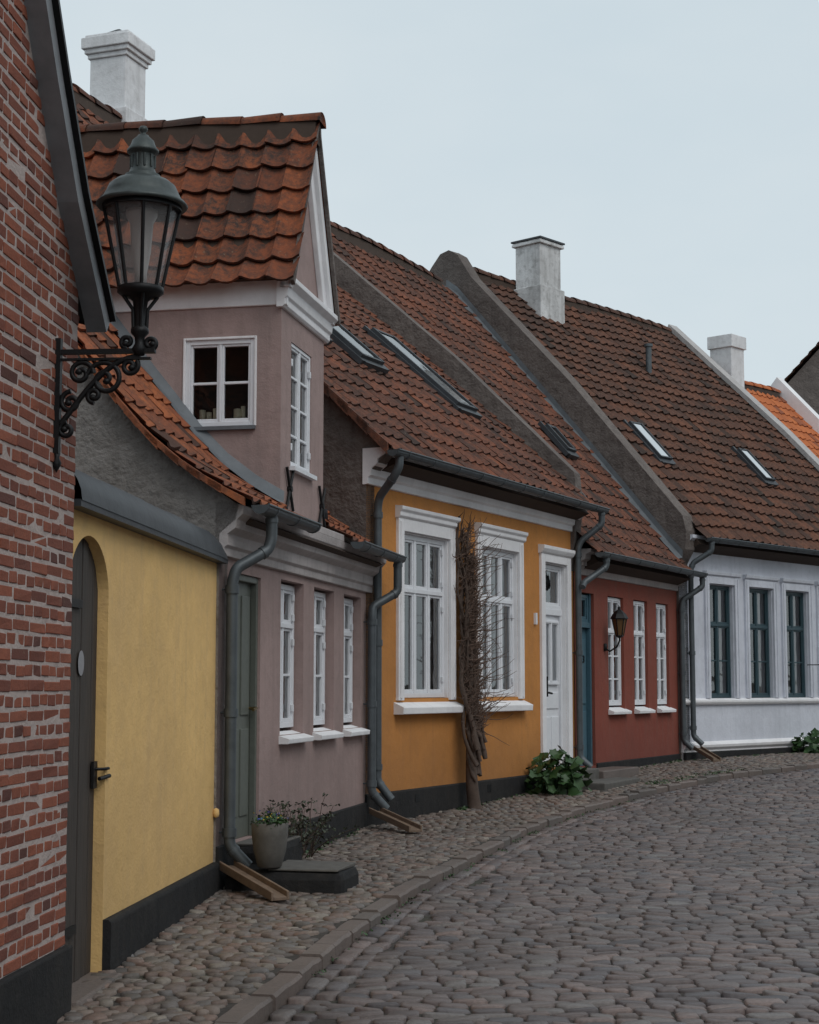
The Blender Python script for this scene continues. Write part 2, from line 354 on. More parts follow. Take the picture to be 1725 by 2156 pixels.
def skylight(fr,u0,u1,y0,y1,zf,parent,mat=None,name='roof_window',f=.045):
    z0,z1=zf(y0),zf(y1); l=math.hypot(y1-y0,z1-z0); tb,tz=(y1-y0)/l,(z1-z0)/l; n=(-tz,tb)
    def Q(u,s,h): return fr.P(u,y0+tb*s+n[0]*h,z0+tz*s+n[1]*h)
    mb=MB()
    def bx(a,b,c,d,h0,h1):
        vs=[Q(u,s,h) for u in (a,b) for s in (c,d) for h in (h0,h1)]
        mb.add(vs,[(0,1,3,2),(4,6,7,5),(0,4,5,1),(2,3,7,6),(0,2,6,4),(1,5,7,3)])
    bx(u0,u0+f,0,l,0,.11); bx(u1-f,u1,0,l,0,.11); bx(u0+f,u1-f,0,f,0,.105); bx(u0+f,u1-f,l-f,l,0,.105); bx(u0+f,u1-f,f,l-f,.0,.07)
    bx(u0-.06,u0-.002,-.08,l+.08,0,.065); bx(u1+.002,u1+.06,-.08,l+.08,0,.065); bx(u0,u1,-.10,-.002,0,.065)
    mb.done(name,M['leadd'],parent)
    MB().add([Q(u0+f,f,.095),Q(u1-f,f,.095),Q(u1-f,l-f,.095),Q(u0+f,l-f,.095)],[(0,1,2,3)]).done(name+'_glass',mat or M['glass'],parent)
def chimney(fr,u,y,z0,z1,w,d,parent,name='chimney',base=None,style='steps',mat=None):
    mb=MB(); h=w/2; k=d/2
    if base: mb.box(fr,u-h-.05,u+h+.05,y-k-.05,y+k+.05,z0,base)
    if style=='steps':
        mb.box(fr,u-h,u+h,y-k,y+k,z0,z1-.30)
        mb.box(fr,u-h-.025,u+h+.025,y-k-.025,y+k+.025,z1-.30,z1-.24)
        mb.box(fr,u-h-.055,u+h+.055,y-k-.055,y+k+.055,z1-.24,z1-.18)
        mb.box(fr,u-h-.085,u+h+.085,y-k-.085,y+k+.085,z1-.18,z1-.04)
        mb.box(fr,u-h-.05,u+h+.05,y-k-.05,y+k+.05,z1-.04,z1)
    elif style=='slab':
        mb.box(fr,u-h,u+h,y-k,y+k,z0,z1-.10)
        mb.box(fr,u-h-.05,u+h+.05,y-k-.05,y+k+.05,z1-.10,z1-.045)
        mb.box(fr,u-h-.03,u+h+.03,y-k-.03,y+k+.03,z1-.045,z1-.02)
    else:
        mb.box(fr,u-h,u+h,y-k,y+k,z0,z1-.26)
        mb.box(fr,u-h-.04,u+h+.04,y-k-.04,y+k+.04,z1-.26,z1)
    mb.done(name,mat or M['chim'],parent,bev=.010)
    if style=='slab': MB().box(fr,u-h-.06,u+h+.06,y-k-.06,y+k+.06,z1-.02,z1+.01).done(name+'_cap_plate',M['leadd'],parent)
    else: MB().box(fr,u-h*.55,u+h*.55,y-k*.55,y+k*.55,z1-.02,z1+.02).done(name+'_flue',M['iron'],parent)
def mould(fr,u0,u1,prof,mat,parent,name,bev=0):
    pts=[(0.03,prof[0][1])]+[(-p,z) for p,z in prof]+[(0.03,prof[-1][1])]
    return MB().ext(fr,pts,u0,u1).done(name,mat,parent,bev)
# ================================================================== BRICK HOUSE
H=empty('brick_house',BR.P(-3,3,0))
vp=[(.27,3.32),(-.26,3.82),(-.62,4.28),(-.82,4.56),(-3.4,7.85)]
def vz(u): return float(np.interp(-u,[-p[0] for p in vp],[p[1] for p in vp])) if u>-3.4 else vz(-6.8-u) if u>-7.07 else 3.3
poly=[(.05,0)]+[(.05,3.45)]+[(p[0],p[1]-.06) for p in vp[1:]]+[(-6.8-p[0],p[1]-.06) for p in reversed(vp[1:4])]+[(-6.85,3.45),(-6.85,0)]
MB().exty(BR,poly,0,7).done('mortar_wall',M['mortar'],H)
mb=MB(); z=.31; k=0
while z<7.6:
    odd=k%2; u=.052; first=True
    while u>-6.8:
        L=(.105 if odd else .222)
        if first and not odd: L=.165
        first=False
        l=L*R(.95,1.03); u2=u-l
        if z+.05<vz((u+u2)/2)-.08 and u2>-6.85:
            hh=R(.044,.051); pr=R(.001,.006); zz=z+R(-.003,.003)
            mb.box(BR,u2,u,-pr,.02,zz,zz+hh,min(1,max(0,random.gauss(.38,.3))),j=.003)
        u=u2-R(.012,.020)
    z+=.0655; k+=1
mb.done('bricks',M['brick'],H,bev=.004)
MB().box(BR,-6.9,.075,-.035,.3,-.3,.305).done('plinth',M['plinth'],H,bev=.01)
def offs(pts,d):
    out=[]
    for i,p in enumerate(pts):
        a=pts[max(i-1,0)];b=pts[min(i+1,len(pts)-1)]; t=(b[0]-a[0],b[1]-a[1]); l=math.hypot(*t); out.append((p[0]+t[1]/l*d,p[1]-t[0]/l*d))
    return out
v2=[(p[0],p[1]) for p in vp]
lowe=offs(v2,-.085); 
if lowe[0][1]>v2[0][1]: lowe=offs(v2,.085)
MB().exty(BR,v2+lowe[::-1],-.10,.0).done('verge_board',M['leadl'],H)
up=[(a[0]*2-b[0],a[1]*2-b[1]) for a,b in zip(v2,lowe)]; up=[(a[0]+(c[0]-a[0])*.30,a[1]+(c[1]-a[1])*.30) for a,c in zip(v2,up)]
MB().exty(BR,[(p[0],p[1]+.003) for p in v2]+up[::-1],-.13,.05).done('verge_cap',M['iron'],H)
tiles('roof_tiles',BR.P(0,0,0),BR.n,-BR.d,-.10,7,[(-p[0],p[1]+.0) for p in vp],.21,.27,M['t_dorm'],H)
tiles('roof_tiles_rear',BR.P(-6.8,0,0),BR.n,BR.d,-.10,7,[(-p[0],p[1]+.0) for p in vp],.21,.27,M['t_dorm'],H)
# ================================================================== LANTERN
LM=empty('wall_street_lantern',BR.P(-.29,-.39,3.1))
lc=BR.P(-.29,-.395,0)
mb=MB()
mb.lathe(lc,[(.0,3.03),(.022,3.035),(.036,3.065),(.022,3.09),(.024,3.12),(.042,3.14),(.042,3.158),(.024,3.175),(.028,3.24),(.036,3.29),(.055,3.305),(.088,3.315),(.108,3.33),(.108,3.352),(.098,3.357),(.02,3.357)],20)
for k in range(8):
    an=2*math.pi*k/8+.2
    a=lc+Vector((.098*math.cos(an),.098*math.sin(an),3.35)); b=lc+Vector((.178*math.cos(an),.178*math.sin(an),3.745)); mb.tube([a,b],.0085,6)
for k in range(4):
    an=2*math.pi*k/4+.3; mb.tube([lc+Vector((.03*math.cos(an),.03*math.sin(an),3.15)),lc+Vector((.034*math.cos(an),.034*math.sin(an),3.25)),lc+Vector((.08*math.cos(an),.08*math.sin(an),3.315))],.009,6)
mb.lathe(lc,[(.186,3.72),(.186,3.755),(.170,3.755),(.170,3.72),(.186,3.72)],24)
mb.done('lantern_frame',M['iron'],LM)
MB().lathe(lc,[(.093,3.355),(.173,3.74)],8,smooth=False,rot=.2).done('lantern_glass',M['lampglass'],LM)
MB().lathe(lc,[(.172,3.742),(.206,3.736),(.214,3.745),(.206,3.757),(.185,3.775),(.172,3.80),(.155,3.838),(.125,3.862),(.092,3.872),(.083,3.878),(.083,3.89),(.065,3.90),(.055,3.925),(.053,3.985),(.056,3.995),(.074,4.0),(.074,4.012),(.060,4.03),(.050,4.058),(.028,4.078),(.024,4.085),(.012,4.088),(.012,4.098),(.02,4.107),(.021,4.118),(.014,4.128),(0,4.133)],32).done('lantern_hood',M['verd'],LM)
mb=MB()
for k in range(10):
    an=2*math.pi*k/10; mb.tube([lc+Vector((.056*math.cos(an),.056*math.sin(an),3.925)),lc+Vector((.056*math.cos(an),.056*math.sin(an),3.985))],.006,5)
mb.done('hood_vents',M['verd'],LM)
MB().lathe(lc,[(0,3.36),(.03,3.36),(.028,3.42),(.045,3.52),(.055,3.66),(.075,3.70),(.075,3.72),(0,3.73)],16).done('lamp_mantle',plain('frosted_mantle',(.5,.48,.46),.3,0,.1,0),LM)
mb=MB()
def bp(y,z): return BR.P(-.29,-y,z)
mb.box(BR,-.308,-.272,-.026,0,2.58,3.12)
mb.lathe(bp(.014,2.49),[(0,0),(.012,.02),(.024,.045),(.012,.07),(.018,.09),(0,.1)],10)
mb.box(BR,-.306,-.274,-.47,-.02,3.045,3.066); mb.box(BR,-.303,-.277,-.45,-.02,3.015,3.025)
def spiral(cy,cz,r0,turns,a0,sgn=1,w=.0145,rend=.012):
    pts=[];n=int(26*turns)
    for i in range(n+1):
        t=i/n; r=r0*(1-t)+rend*t; a=a0+sgn*turns*2*math.pi*t; pts.append(bp(cy+r*math.cos(a),cz+r*math.sin(a)))
    mb.tube(pts,w*.85,6); 
    mb.lathe(pts[-1]-Z*.016,[(0,0),(.014,.006),(.019,.016),(.014,.026),(0,.032)],8)
br=[]
for i in range(26):
    t=i/25; br.append(bp(.03+.37*(t**1.3),2.72+.31*math.sin(t*math.pi/2)**1.4))
mb.tube(br,.014,6)
spiral(.235,2.925,.088,1.6,math.pi*.9,-1)
spiral(.12,2.955,.060,1.4,0,1)
spiral(.075,2.82,.052,1.3,math.pi*.5,1)
spiral(.35,2.985,.042,1.2,math.pi*.2,-1)
spiral(.058,2.69,.038,1.2,math.pi*.5,1)
spiral(.445,3.09,.030,1.2,math.pi*1.5,1)
spiral(.335,3.10,.030,1.1,math.pi*1.5,-1)
spiral(.185,2.85,.035,1.1,math.pi*1.5,-1)
mb.done('scroll_bracket',M['iron'],LM)
# ================================================================== YELLOW GARDEN WALL with arched door
Y=empty('yellow_garden_wall',YE.P(1.9,0,0))
d0,d1,dz=.03,.78,2.28; spr=1.98
mb=MB(); mb.wall(YE,-.05,3.76,.0,2.42,[(d0,d1,-.0001,dz)],.14)
cu,rw,rh=(d0+d1)/2,(d1-d0)/2,dz-spr
for sgn in (-1,1):
    pts=[(cu+sgn*rw,dz)]+[(cu+sgn*rw*math.cos(a),spr+rh*math.sin(a)) for a in [math.pi/2*i/10 for i in range(11)]]
    mb.exty(YE,pts,0.0,.14)
mb.box(YE,-.05,3.76,.14,.25,0,2.42).done('plaster_wall',M['yellow'],Y)
MB().ext(YE,[(-.045,-.2),(-.045,.28),(-.03,.295),(.01,.295),(.01,-.2)],.785,3.80).done('plinth',M['plinth'],Y,bev=.01)
n=12; cap=[(.12-.20*math.cos(math.pi*k/n),2.415+.21*math.sin(math.pi*k/n)) for k in range(n+1)]
mb=MB()
us=[-.05,.8,.82,1.6,1.62,2.4,2.42,3.1,3.5,3.62,3.70,3.75]; ss=[1,1,1.02,1.02,1,1,1.02,1,1,.92,.7,.3]
rows=[]
for u,s_ in zip(us,ss): rows.append([YE.P(u,y,2.40+(z-2.40)*s_) for y,z in cap])
vs=[p for r_ in rows for p in r_]; q=n+1
mb.add(vs,[(i*q+k,(i+1)*q+k,(i+1)*q+k+1,i*q+k+1) for i in range(len(us)-1) for k in range(n)],.5,True)
mb.ext(YE,[(-.075,2.385),(-.075,2.42),(.31,2.42),(.31,2.385)],-.05,3.755)
mb.done('rounded_lead_cap',M['leadd'],Y)
def zt(u):
    x=(u-cu)/rw; return spr+rh*math.sqrt(max(0,1-x*x))
mb=MB(); npl=7
for i in range(npl):
    a=d0+(d1-d0)*i/npl+.003; b=d0+(d1-d0)*(i+1)/npl-.003
    mb.exty(YE,[(a,.03),(b,.03),(b,zt(b)),((a+b)/2,zt((a+b)/2)),(a,zt(a))],.055+R(-.003,.003),.09)
mb.box(YE,d0,d1,.085,.12,.03,1.95).done('plank_door',M['plank'],Y,bev=.004)
mb=MB()
for zz in (.30,1.93):
    mb.box(YE,d0+.0,d0+.38,.035,.05,zz-.022,zz+.022); mb.tube([YE.P(d0+.03,.03,zz-.05),YE.P(d0+.03,.03,zz+.05)],.016,8)
mb.box(YE,d1-.10,d1-.03,.035,.05,.98,1.12); mb.tube([YE.P(d1-.06,.05,1.08),YE.P(d1-.06,.0,1.08),YE.P(d1+.03,-.01,1.08)],.008,8); mb.tube([YE.P(d1-.08,.01,1.03),YE.P(d1+.05,-.01,1.04)],.011,8)
mb.done('door_ironwork',M['iron'],Y)
mb=MB(); pc=YE.P(cu+.03,.045,1.63); vs=[pc]+[pc+YE.d*.055*math.cos(a)+Z*.065*math.sin(a) for a in [2*math.pi*k/24 for k in range(24)]]
mb.add(vs,[(0,k+1,(k+1)%24+1) for k in range(24)]).done('oval_plaque',plain('enamel_plaque',(.3,.3,.32),.4),Y)
MB().lathe(YE.P(3.70,-.02,.60),[(0,0),(.02,.01),(.024,.03),(.02,.06),(0,.07)],12).done('wall_knob',M['yellow'],Y)
MB().box(YE,-.05,.785,-.12,.12,-.2,.03).done('threshold',M['kerb'],Y,bev=.02)
# ================================================================== PINK HOUSE
H=empty('pink_house',PI.P(2.3,0,0))
pp=[(-.24,2.80),(0,2.93),(.2,3.05),(.45,3.24),(.7,3.5),(.85,3.69),(1.1,4.0),(1.6,4.64),(3.3,6.75)]
ops=[(.41,1.05,.39,2.35),(1.62,2.33,1.13,2.38),(2.68,3.40,1.13,2.38),(3.78,4.48,1.13,2.38)]
MB().wall(PI,0,4.78,.0,2.46,ops,.2).done('plaster_wall',M['pink'],H)
pb=[(-.022,-.2),(-.022,.39),(-.01,.40),(.0,.40),(0,-.2)]
MB().ext(PI,pb,1.05,4.80).ext(PI,pb,0,.41).done('plinth',M['plinth'],H)
for i,o in enumerate(ops[1:]):
    window(PI,o[0]+.02,o[1]-.02,o[2]+.05,o[3]-.02,.075,H,cols=2,tz=2.02,rl=2,ru=1,hinges=True,sash=.024,mw=.04)
    MB().ext(PI,[(-.08,1.06),(-.085,1.10),(.10,1.155),(.10,1.06)],o[0]-.03,o[1]+.05).done('window_sill',M['white'],H,bev=.006)
mb=MB(); mb.box(PI,.41,1.05,.07,.11,.39,2.35)
for a,b,c,d in ((.5,.70,.55,1.2),(.76,.96,.55,1.2),(.5,.70,1.3,2.2),(.76,.96,1.3,2.2)): mb.box(PI,a,b,.058,.08,c,d)
mb.box(PI,.41,.45,.02,.07,.39,2.35).box(PI,1.01,1.05,.02,.07,.39,2.35).box(PI,.45,1.01,.02,.07,2.30,2.35)
mb.done('front_door',M['greendoor'],H,bev=.006)
MB().tube([PI.P(.97,.06,1.35),PI.P(.97,.0,1.35),PI.P(.88,.0,1.34)],.012,8).done('door_handle',M['brass'],H)
cp=[(.0,2.44),(.035,2.445),(.035,2.50),(.06,2.52),(.06,2.60),(.12,2.64),(.13,2.70),(.17,2.74),(.18,2.80),(.02,2.83)]
mould(PI,0,4.85,cp,M['cornice'],H,'cornice',.004)
gutter(PI,0.0,1.50,-.30,2.80,H); gutter(PI,3.05,4.90,-.30,2.80,H)
core(PI,.22,4.6,pp,M['core'],H)
gp_=[(0.0,.0),(0.0,2.6),(-.12,2.70),(-.14,2.80)]+[(y,z-.03) for y,z in pp[1:]]+[(6.6,2.9),(6.6,0)]
MB().ext(PI,gp_,0,.2).done('gable_wall',M['rough'],H)
def pclip(c):
    u,y,z=PI.L(c)
    if 1.50<u<3.02 and y<2.2: return False
    return OR.L(c)[0]<.05
tiles('roof_tiles',PI.P(0,0,0),PI.d,PI.n,-.06,5.9,pp,.205,.26,M['t_pink'],H,pclip,wave=.006)
mb=MB()
for k in range(9):
    y0=-.2+k*.16; mb.ext(PI,[(y0,zprof(pp,y0)-.03),(y0,zprof(pp,y0)+.03),(y0+.26,zprof(pp,y0+.26)+.02),(y0+.26,zprof(pp,y0+.26)-.02)],-.10,-.03,R(0,.6))
mb.done('verge_tiles',M['t_pink'],H)
ridge('ridge_tiles',PI.P(0,3.3,6.78),PI.P(5.5,3.3,6.78),.12,M['t_pink'],H)
# --- dormer
D0,D1,DE,DA=1.57,2.97,4.90,6.37; dm=(D0+D1)/2
fw_=(1.88,2.54,3.33,4.38)
mb=MB(); mb.wall(PI,D0,D1,2.83,DE-.2,[fw_],.10); 
mb.add([PI.P(D0,0,DE-.2),PI.P(D1,0,DE-.2),PI.P(D1,0,DE),PI.P(dm,0,DA-.05),PI.P(D0,0,DE)],[(0,1,2,3,4)])
SD=Fr((0,0),(1,0)); SD.o=PI.P(D0,0,0); SD.d=-PI.n.copy(); SD.n=PI.d.copy()
mb.wall(SD,-2.4,0,2.83,DE,[(-.82,-.22,3.63,4.36)],.08)
S2=Fr((0,0),(1,0)); S2.o=PI.P(D1,0,0); S2.d=PI.n.copy(); S2.n=-PI.d.copy()
mb.wall(S2,0,2.4,2.83,DE,[],.08)
mb.done('dormer_walls',M['pink'],H)
window(SD,-.815,-.225,3.635,4.355,.005,H,cols=2,rl=2,name='dormer_window',curt=False,inner=.55,fw=.038,sash=.02,mw=.022,glass=M['clear'])
MB().box(SD,-.83,-.21,-.035,.02,3.60,3.63).done('dormer_sill',M['lead'],H)
mb=MB(); 
for (a,b,c,d) in ((-.835,-.815,3.63,4.375),(-.225,-.205,3.63,4.375),(-.815,-.225,4.355,4.375)): mb.box(SD,a,b,-.012,.05,c,d)
mb.done('dormer_window_casing',M['white'],H,bev=.004)
window(PI,fw_[0],fw_[1],fw_[2],fw_[3],.01,H,cols=2,rl=4,name='dormer_front_window',curt=True,inner=.2,fw=.03,sash=.02,mw=.03,hinges=True)
MB().box(PI,fw_[0]-.03,fw_[1]+.03,-.05,.03,fw_[2]-.035,fw_[2]).done('dormer_front_sill',M['winwhite'],H)
mb=MB()
for k,(du,h,r_) in enumerate(((-.70,.09,.026),(-.645,.07,.022),(-.59,.10,.02),(-.40,.09,.032),(-.35,.11,.02))):
    mb.lathe(SD.P(du,.11,3.70),[(0,h),(r_,h),(r_,0),(0,0)],12)
mb.done('candles',M['wax'],H)
MB().box(SD,-.9,-.15,.085,.25,3.66,3.70).done('inner_sill',M['winwhite'],H)
tiles('dormer_tiles',PI.P(D0,0,0),PI.n,PI.d,-.15,2.75,[(-.13,DE-.12),(.05,DE+.12),(.70,DA+.04)],.215,.262,M['t_dorm'],H,amp=.045,lift=.05,jit=.016,wave=.012)
tiles('dormer_tiles_far',PI.P(D1,0,0),PI.n,-PI.d,-.11,2.75,[(-.10,DE-.14),(.05,DE+.10),(.70,DA+.04)],.215,.262,M['t_dorm'],H,amp=.03,lift=.03,wave=.005)
ridge('dormer_ridge',PI.P(dm,-.16,DA+.06),PI.P(dm,2.7,DA+.06),.11,M['t_dorm'],H,.34)
MB().exty(PI,[(D0-.10,DE-.10),(dm,DA+.06),(D1+.10,DE-.10),(D1+.06,DE-.13),(dm,DA-.02),(D0-.06,DE-.13)],-.13,-.10).done('verge_fillet',M['roughd'],H)
MB().exty(PI,[(D0-.06,DE-.06),(dm,DA-.01),(D1+.06,DE-.06),(D1-.03,DE-.1),(dm,DA-.2),(D0+.03,DE-.1)],.001,2.6).done('dormer_roof_board',M['core'],H)
def rake(w,pr,name,top):
    mb=MB()
    for s_ in (-1,1):
        hw=(D1-D0)/2+.07
        pts=[(dm+s_*hw,DE-.14),(dm+s_*hw*.5,(DE+DA)/2-.085),(dm,DA-.01),(dm,DA-top),(dm+s_*(hw-w)*.5,(DE+DA)/2-.085-top*.5),(dm+s_*(hw-w),DE-.14)]
        mb.exty(PI,pts,-pr,.0)
    mb.done(name,M['white'],H,bev=.008)
rake(.20,.05,'rake_trim',.40); rake(.09,.09,'rake_trim_outer',.18)
mould(PI,D0-.05,D1+.06,[(.02,4.60),(.04,4.62),(.04,4.67),(.06,4.69),(.07,4.76),(.12,4.80),(.12,4.84),(.03,4.87)],M['white'],H,'dormer_cornice',.004)
mould(SD,-2.2,.05,[(.015,4.62),(.02,4.625),(.025,4.82),(.03,4.88)],M['white'],H,'dormer_side_cornice',.004)
mb=MB(); ys=[-.04+.08*k for k in range(24)]
vs=[]
for y in ys:
    z=zprof(pp,y)+.075; vs+=[PI.P(D0-.17,y,z),PI.P(D0-.03,y,z+.012),PI.P(D0-.012,y,z+.10),PI.P(D0+.01,y,z+.10)]
mb.add(vs,[(4*i+k,4*i+4+k,4*i+5+k,4*i+1+k) for i in range(len(ys)-1) for k in range(3)],.5,True)
vs=[]
for y in ys:
    z=zprof(pp,y)+.075; vs+=[PI.P(D1+.17,y,z),PI.P(D1+.03,y,z+.012),PI.P(D1+.012,y,z+.10)]
mb.add(vs,[(3*i+k,3*i+3+k,3*i+4+k,3*i+1+k) for i in range(len(ys)-1) for k in range(2)],.5,True)
mb.done('lead_flashing',M['lead'],H)
MB().ext(PI,[(-.18,2.80),(-.18,2.86),(0,2.90),(.02,2.80)],1.5,3.04).done('front_ledge',M['cornice'],H,bev=.005)
mb=MB()
for uc_,zc in ((1.80,3.13),(2.86,3.10)):
    for s_ in (-1,1): mb.tube([PI.P(uc_-.10,-.02,zc-.17*s_),PI.P(uc_+.10,-.02,zc+.17*s_)],.013,6)
    mb.tube([PI.P(uc_,0,zc),PI.P(uc_,-.04,zc)],.025,8)
mb.done('wall_anchors',M['iron'],H)
pipe(PI,[(.30,-.30,2.76),(.30,-.30,2.58),(.28,-.28,2.50),(.10,-.10,2.36),(.08,-.075,2.26),(.08,-.075,.40),(.13,-.20,.26)],H)
pipe(PI,[(4.80,-.30,2.76),(4.80,-.30,2.45),(4.62,-.085,2.30),(4.60,-.085,2.2),(4.60,-.085,.50),(4.66,-.22,.34)],H)
# ================================================================== ORANGE HOUSE
H=empty('orange_house',OR.P(2.8,0,0))
op=[(-.30,3.84),(.7,4.77),(1.65,5.63),(3.5,7.17),(4.1,7.65)]
ops=[(.79,1.92,1.40,3.12),(2.77,3.87,1.40,3.12),(4.70,5.46,.52,3.07)]
MB().wall(OR,0,5.74,.1,3.58,ops,.2).done('plaster_wall',M['orange'],H)
pb=[(-.025,-.1),(-.025,.46),(-.01,.475),(0,.475),(0,-.1)]
MB().ext(OR,pb,-.01,4.60).done('plinth',M['plinth'],H)
mb=MB(); mb.box(OR,1.05,1.15,-.029,-.02,.34,.42).box(OR,2.9,3.0,-.029,-.02,.34,.42); mb.done('cellar_vents',M['iron'],H)
def liners(mb,fr,a,b,c,d,y1,t=.014):
    mb.box(fr,a,a+t,.0,y1,c,d).box(fr,b-t,b,.0,y1,c,d).box(fr,a+t,b-t,.0,y1,d-t,d)
for o in ops[:2]:
    a,b,c,d=o
    window(OR,a+.016,b-.016,c+.005,d-.016,.04,H,cols=3,tz=2.52,rl=1,ru=1,fw=.05,hinges=True)
    mb=MB(); w=.13
    mb.box(OR,a-w,a,-.035,.05,c-.02,d+.13).box(OR,b,b+w,-.035,.05,c-.02,d+.13).box(OR,a,b,-.035,.05,d,d+.13)
    liners(mb,OR,a,b,c,d,.10)
    mb.box(OR,a-w+.03,a-w+.07,-.048,-.03,c,d+.1).box(OR,b+w-.07,b+w-.03,-.048,-.03,c,d+.1)
    mb.ext(OR,[(-.035,d+.13),(-.06,d+.15),(-.06,d+.19),(-.085,d+.215),(-.085,d+.25),(.02,d+.26),(.02,d+.13)],a-w-.02,b+w+.02)
    mb.done('window_surround',M['white'],H,bev=.006)
    MB().ext(OR,[(-.11,1.24),(-.115,1.31),(.09,1.40),(.09,1.24)],a-w-.05,b+w+.06).done('window_sill',M['white'],H,bev=.008)
a,b,c,d=ops[2]
mb=MB(); mb.box(OR,a-.13,a,-.035,.05,c-.1,d+.1).box(OR,b,b+.13,-.035,.05,c-.1,d+.1).box(OR,a,b,-.035,.05,d,d+.1)
liners(mb,OR,a,b,c,d,.10)
mb.ext(OR,[(-.035,d+.10),(-.06,d+.12),(-.085,d+.16),(-.085,d+.20),(.02,d+.21),(.02,d+.1)],a-.16,b+.15)
mb.done('door_surround',M['white'],H,bev=.006)
a+=.014; b-=.014
mb=MB(); mb.box(OR,a,b,.08,.15,c,2.42).box(OR,a,b,.04,.14,2.42,2.50)
for (p,q,r0,r1) in ((a+.08,a+.33,.65,1.15),(b-.33,b-.08,.65,1.15),(a+.08,b-.08,1.25,1.45)): mb.box(OR,p,q,.065,.09,r0,r1)
mb.box(OR,a,a+.05,.045,.08,c,2.42).box(OR,b-.05,b,.045,.08,c,2.42)
mb.done('front_door',M['winwhite'],H,bev=.006)
window(OR,a+.1,b-.1,1.55,2.35,.042,H,cols=2,rl=1,curt=False,inner=.05,name='door_glazing',fw=.03,sash=.015)
window(OR,a,b,2.50,3.05,.05,H,cols=1,rl=1,curt=False,inner=.3,name='transom_light')
MB().tube([OR.P(a+.1,.06,1.45),OR.P(a+.1,-.02,1.45),OR.P(a+.2,-.02,1.44)],.013,8).tube([OR.P(a+.12,.01,1.65),OR.P(a+.12,.01,1.40)],.01,8).done('door_handle',M['iron'],H)
mould(OR,-.02,5.80,[(.0,3.52),(.03,3.525),(.03,3.59),(.06,3.61),(.07,3.68),(.13,3.72),(.14,3.77),(.22,3.82),(.22,3.88)],M['white'],H,'cornice',.004)
gutter(OR,-.12,5.98,-.36,3.83,H)
core(OR,.2,5.7,op,M['core'],H)
gl=[(0.0,.0),(0,3.6),(-.24,3.84)]+[(y,z-.02) for y,z in op[1:]]+[(8.2,3.8),(8.2,0)]
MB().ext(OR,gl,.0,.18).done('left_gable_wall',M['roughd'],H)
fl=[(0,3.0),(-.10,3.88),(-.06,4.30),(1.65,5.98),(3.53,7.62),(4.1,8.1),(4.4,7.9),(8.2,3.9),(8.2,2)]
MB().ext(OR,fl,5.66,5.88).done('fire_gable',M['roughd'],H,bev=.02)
tiles('roof_tiles',OR.P(0,0,0),OR.d,OR.n,-.10,5.66,op,.205,.27,M['t_red'],H)
mb=MB()
for k in range(9):
    y0=-.3+k*.22; mb.ext(OR,[(y0,zprof(op,y0)-.05),(y0,zprof(op,y0)+.07),(y0+.34,zprof(op,y0+.34)+.04),(y0+.34,zprof(op,y0+.34)-.02)],-.13,-.09,R(0,.6))
mb.done('verge_tiles',M['t_red'],H)
ridge('ridge_tiles',OR.P(0,4.1,7.7),OR.P(5.7,4.1,7.7),.12,M['t_red'],H)
oz=lambda y: zprof(op,y)+.03
skylight(OR,1.0,1.5,1.35,2.2,oz,H); skylight(OR,1.95,2.5,1.15,2.3,oz,H); skylight(OR,3.9,4.5,.85,2.05,oz,H)
pipe(OR,[(.02,-.36,3.80),(.02,-.36,3.68),(.02,-.30,3.58),(.10,-.10,3.40),(.11,-.075,3.3),(.11,-.075,.6),(.17,-.2,.42)],H)
pipe(OR,[(5.86,-.36,3.80),(5.86,-.36,3.62),(5.72,-.12,3.40),(5.70,-.085,3.3),(5.70,-.085,.62),(5.74,-.22,.5)],H)
MB().box(OR,4.38,4.43,-.03,0,2.28,2.42).done('house_bell',M['winwhite'],H)
# ================================================================== RED HOUSE
H=empty('red_house',RE.P(2.2,0,0))
rp=[(-.30,3.24),(0,3.52),(1.7,5.46),(4.37,8.42)]
ops=[(.12,.78,.49,2.76),(1.32,1.95,1.22,2.76),(2.38,2.98,1.22,2.76),(3.38,3.96,1.22,2.76)]
MB().wall(RE,0.05,4.42,.2,3.02,ops,.18).done('plaster_wall',M['red'],H)
pb=[(-.022,.1),(-.022,.51),(-.01,.52),(0,.52),(0,.1)]
MB().ext(RE,pb,.80,4.42).done('plinth',M['plinth'],H)
for o in ops[1:]:
    window(RE,o[0]+.01,o[1]-.01,o[2]+.05,o[3]-.01,.04,H,cols=2,tz=2.28,rl=3,ru=1,sash=.022,mw=.04,hinges=True)
    MB().ext(RE,[(-.08,1.15),(-.085,1.19),(.08,1.25),(.08,1.15)],o[0]-.03,o[1]+.06).done('window_sill',M['white'],H,bev=.006)
mb=MB(); mb.box(RE,.12,.78,.10,.14,.49,2.30).box(RE,.12,.17,.04,.1,.49,2.76).box(RE,.73,.78,.04,.1,.49,2.76).box(RE,.17,.73,.04,.1,2.30,2.37)
for (p,q,r0,r1) in ((.22,.42,.6,1.2),(.48,.68,.6,1.2),(.22,.42,1.3,2.15),(.48,.68,1.3,2.15)): mb.box(RE,p,q,.085,.11,r0,r1)
mb.done('front_door',M['bluedoor'],H,bev=.006)
tc_=bpy.data.curves.new('house_number','FONT'); tc_.body='3'; tc_.size=.14; tc_.extrude=.004; tc_.align_x='CENTER'; tc_.materials.append(M['iron'])
to=bpy.data.objects.new('house_number',tc_); sc.collection.objects.link(to)
mw_=Matrix((RE.d,Z,-RE.n)).transposed().to_4x4(); mw_.translation=RE.P(.58,.078,1.84)
to.matrix_world=mw_; to.parent=H; to.matrix_parent_inverse=Matrix.Translation(-Vector(H.location))
window(RE,.17,.73,2.37,2.74,.06,H,cols=1,rl=1,curt=False,mat=M['bluedoor'],name='transom_light')
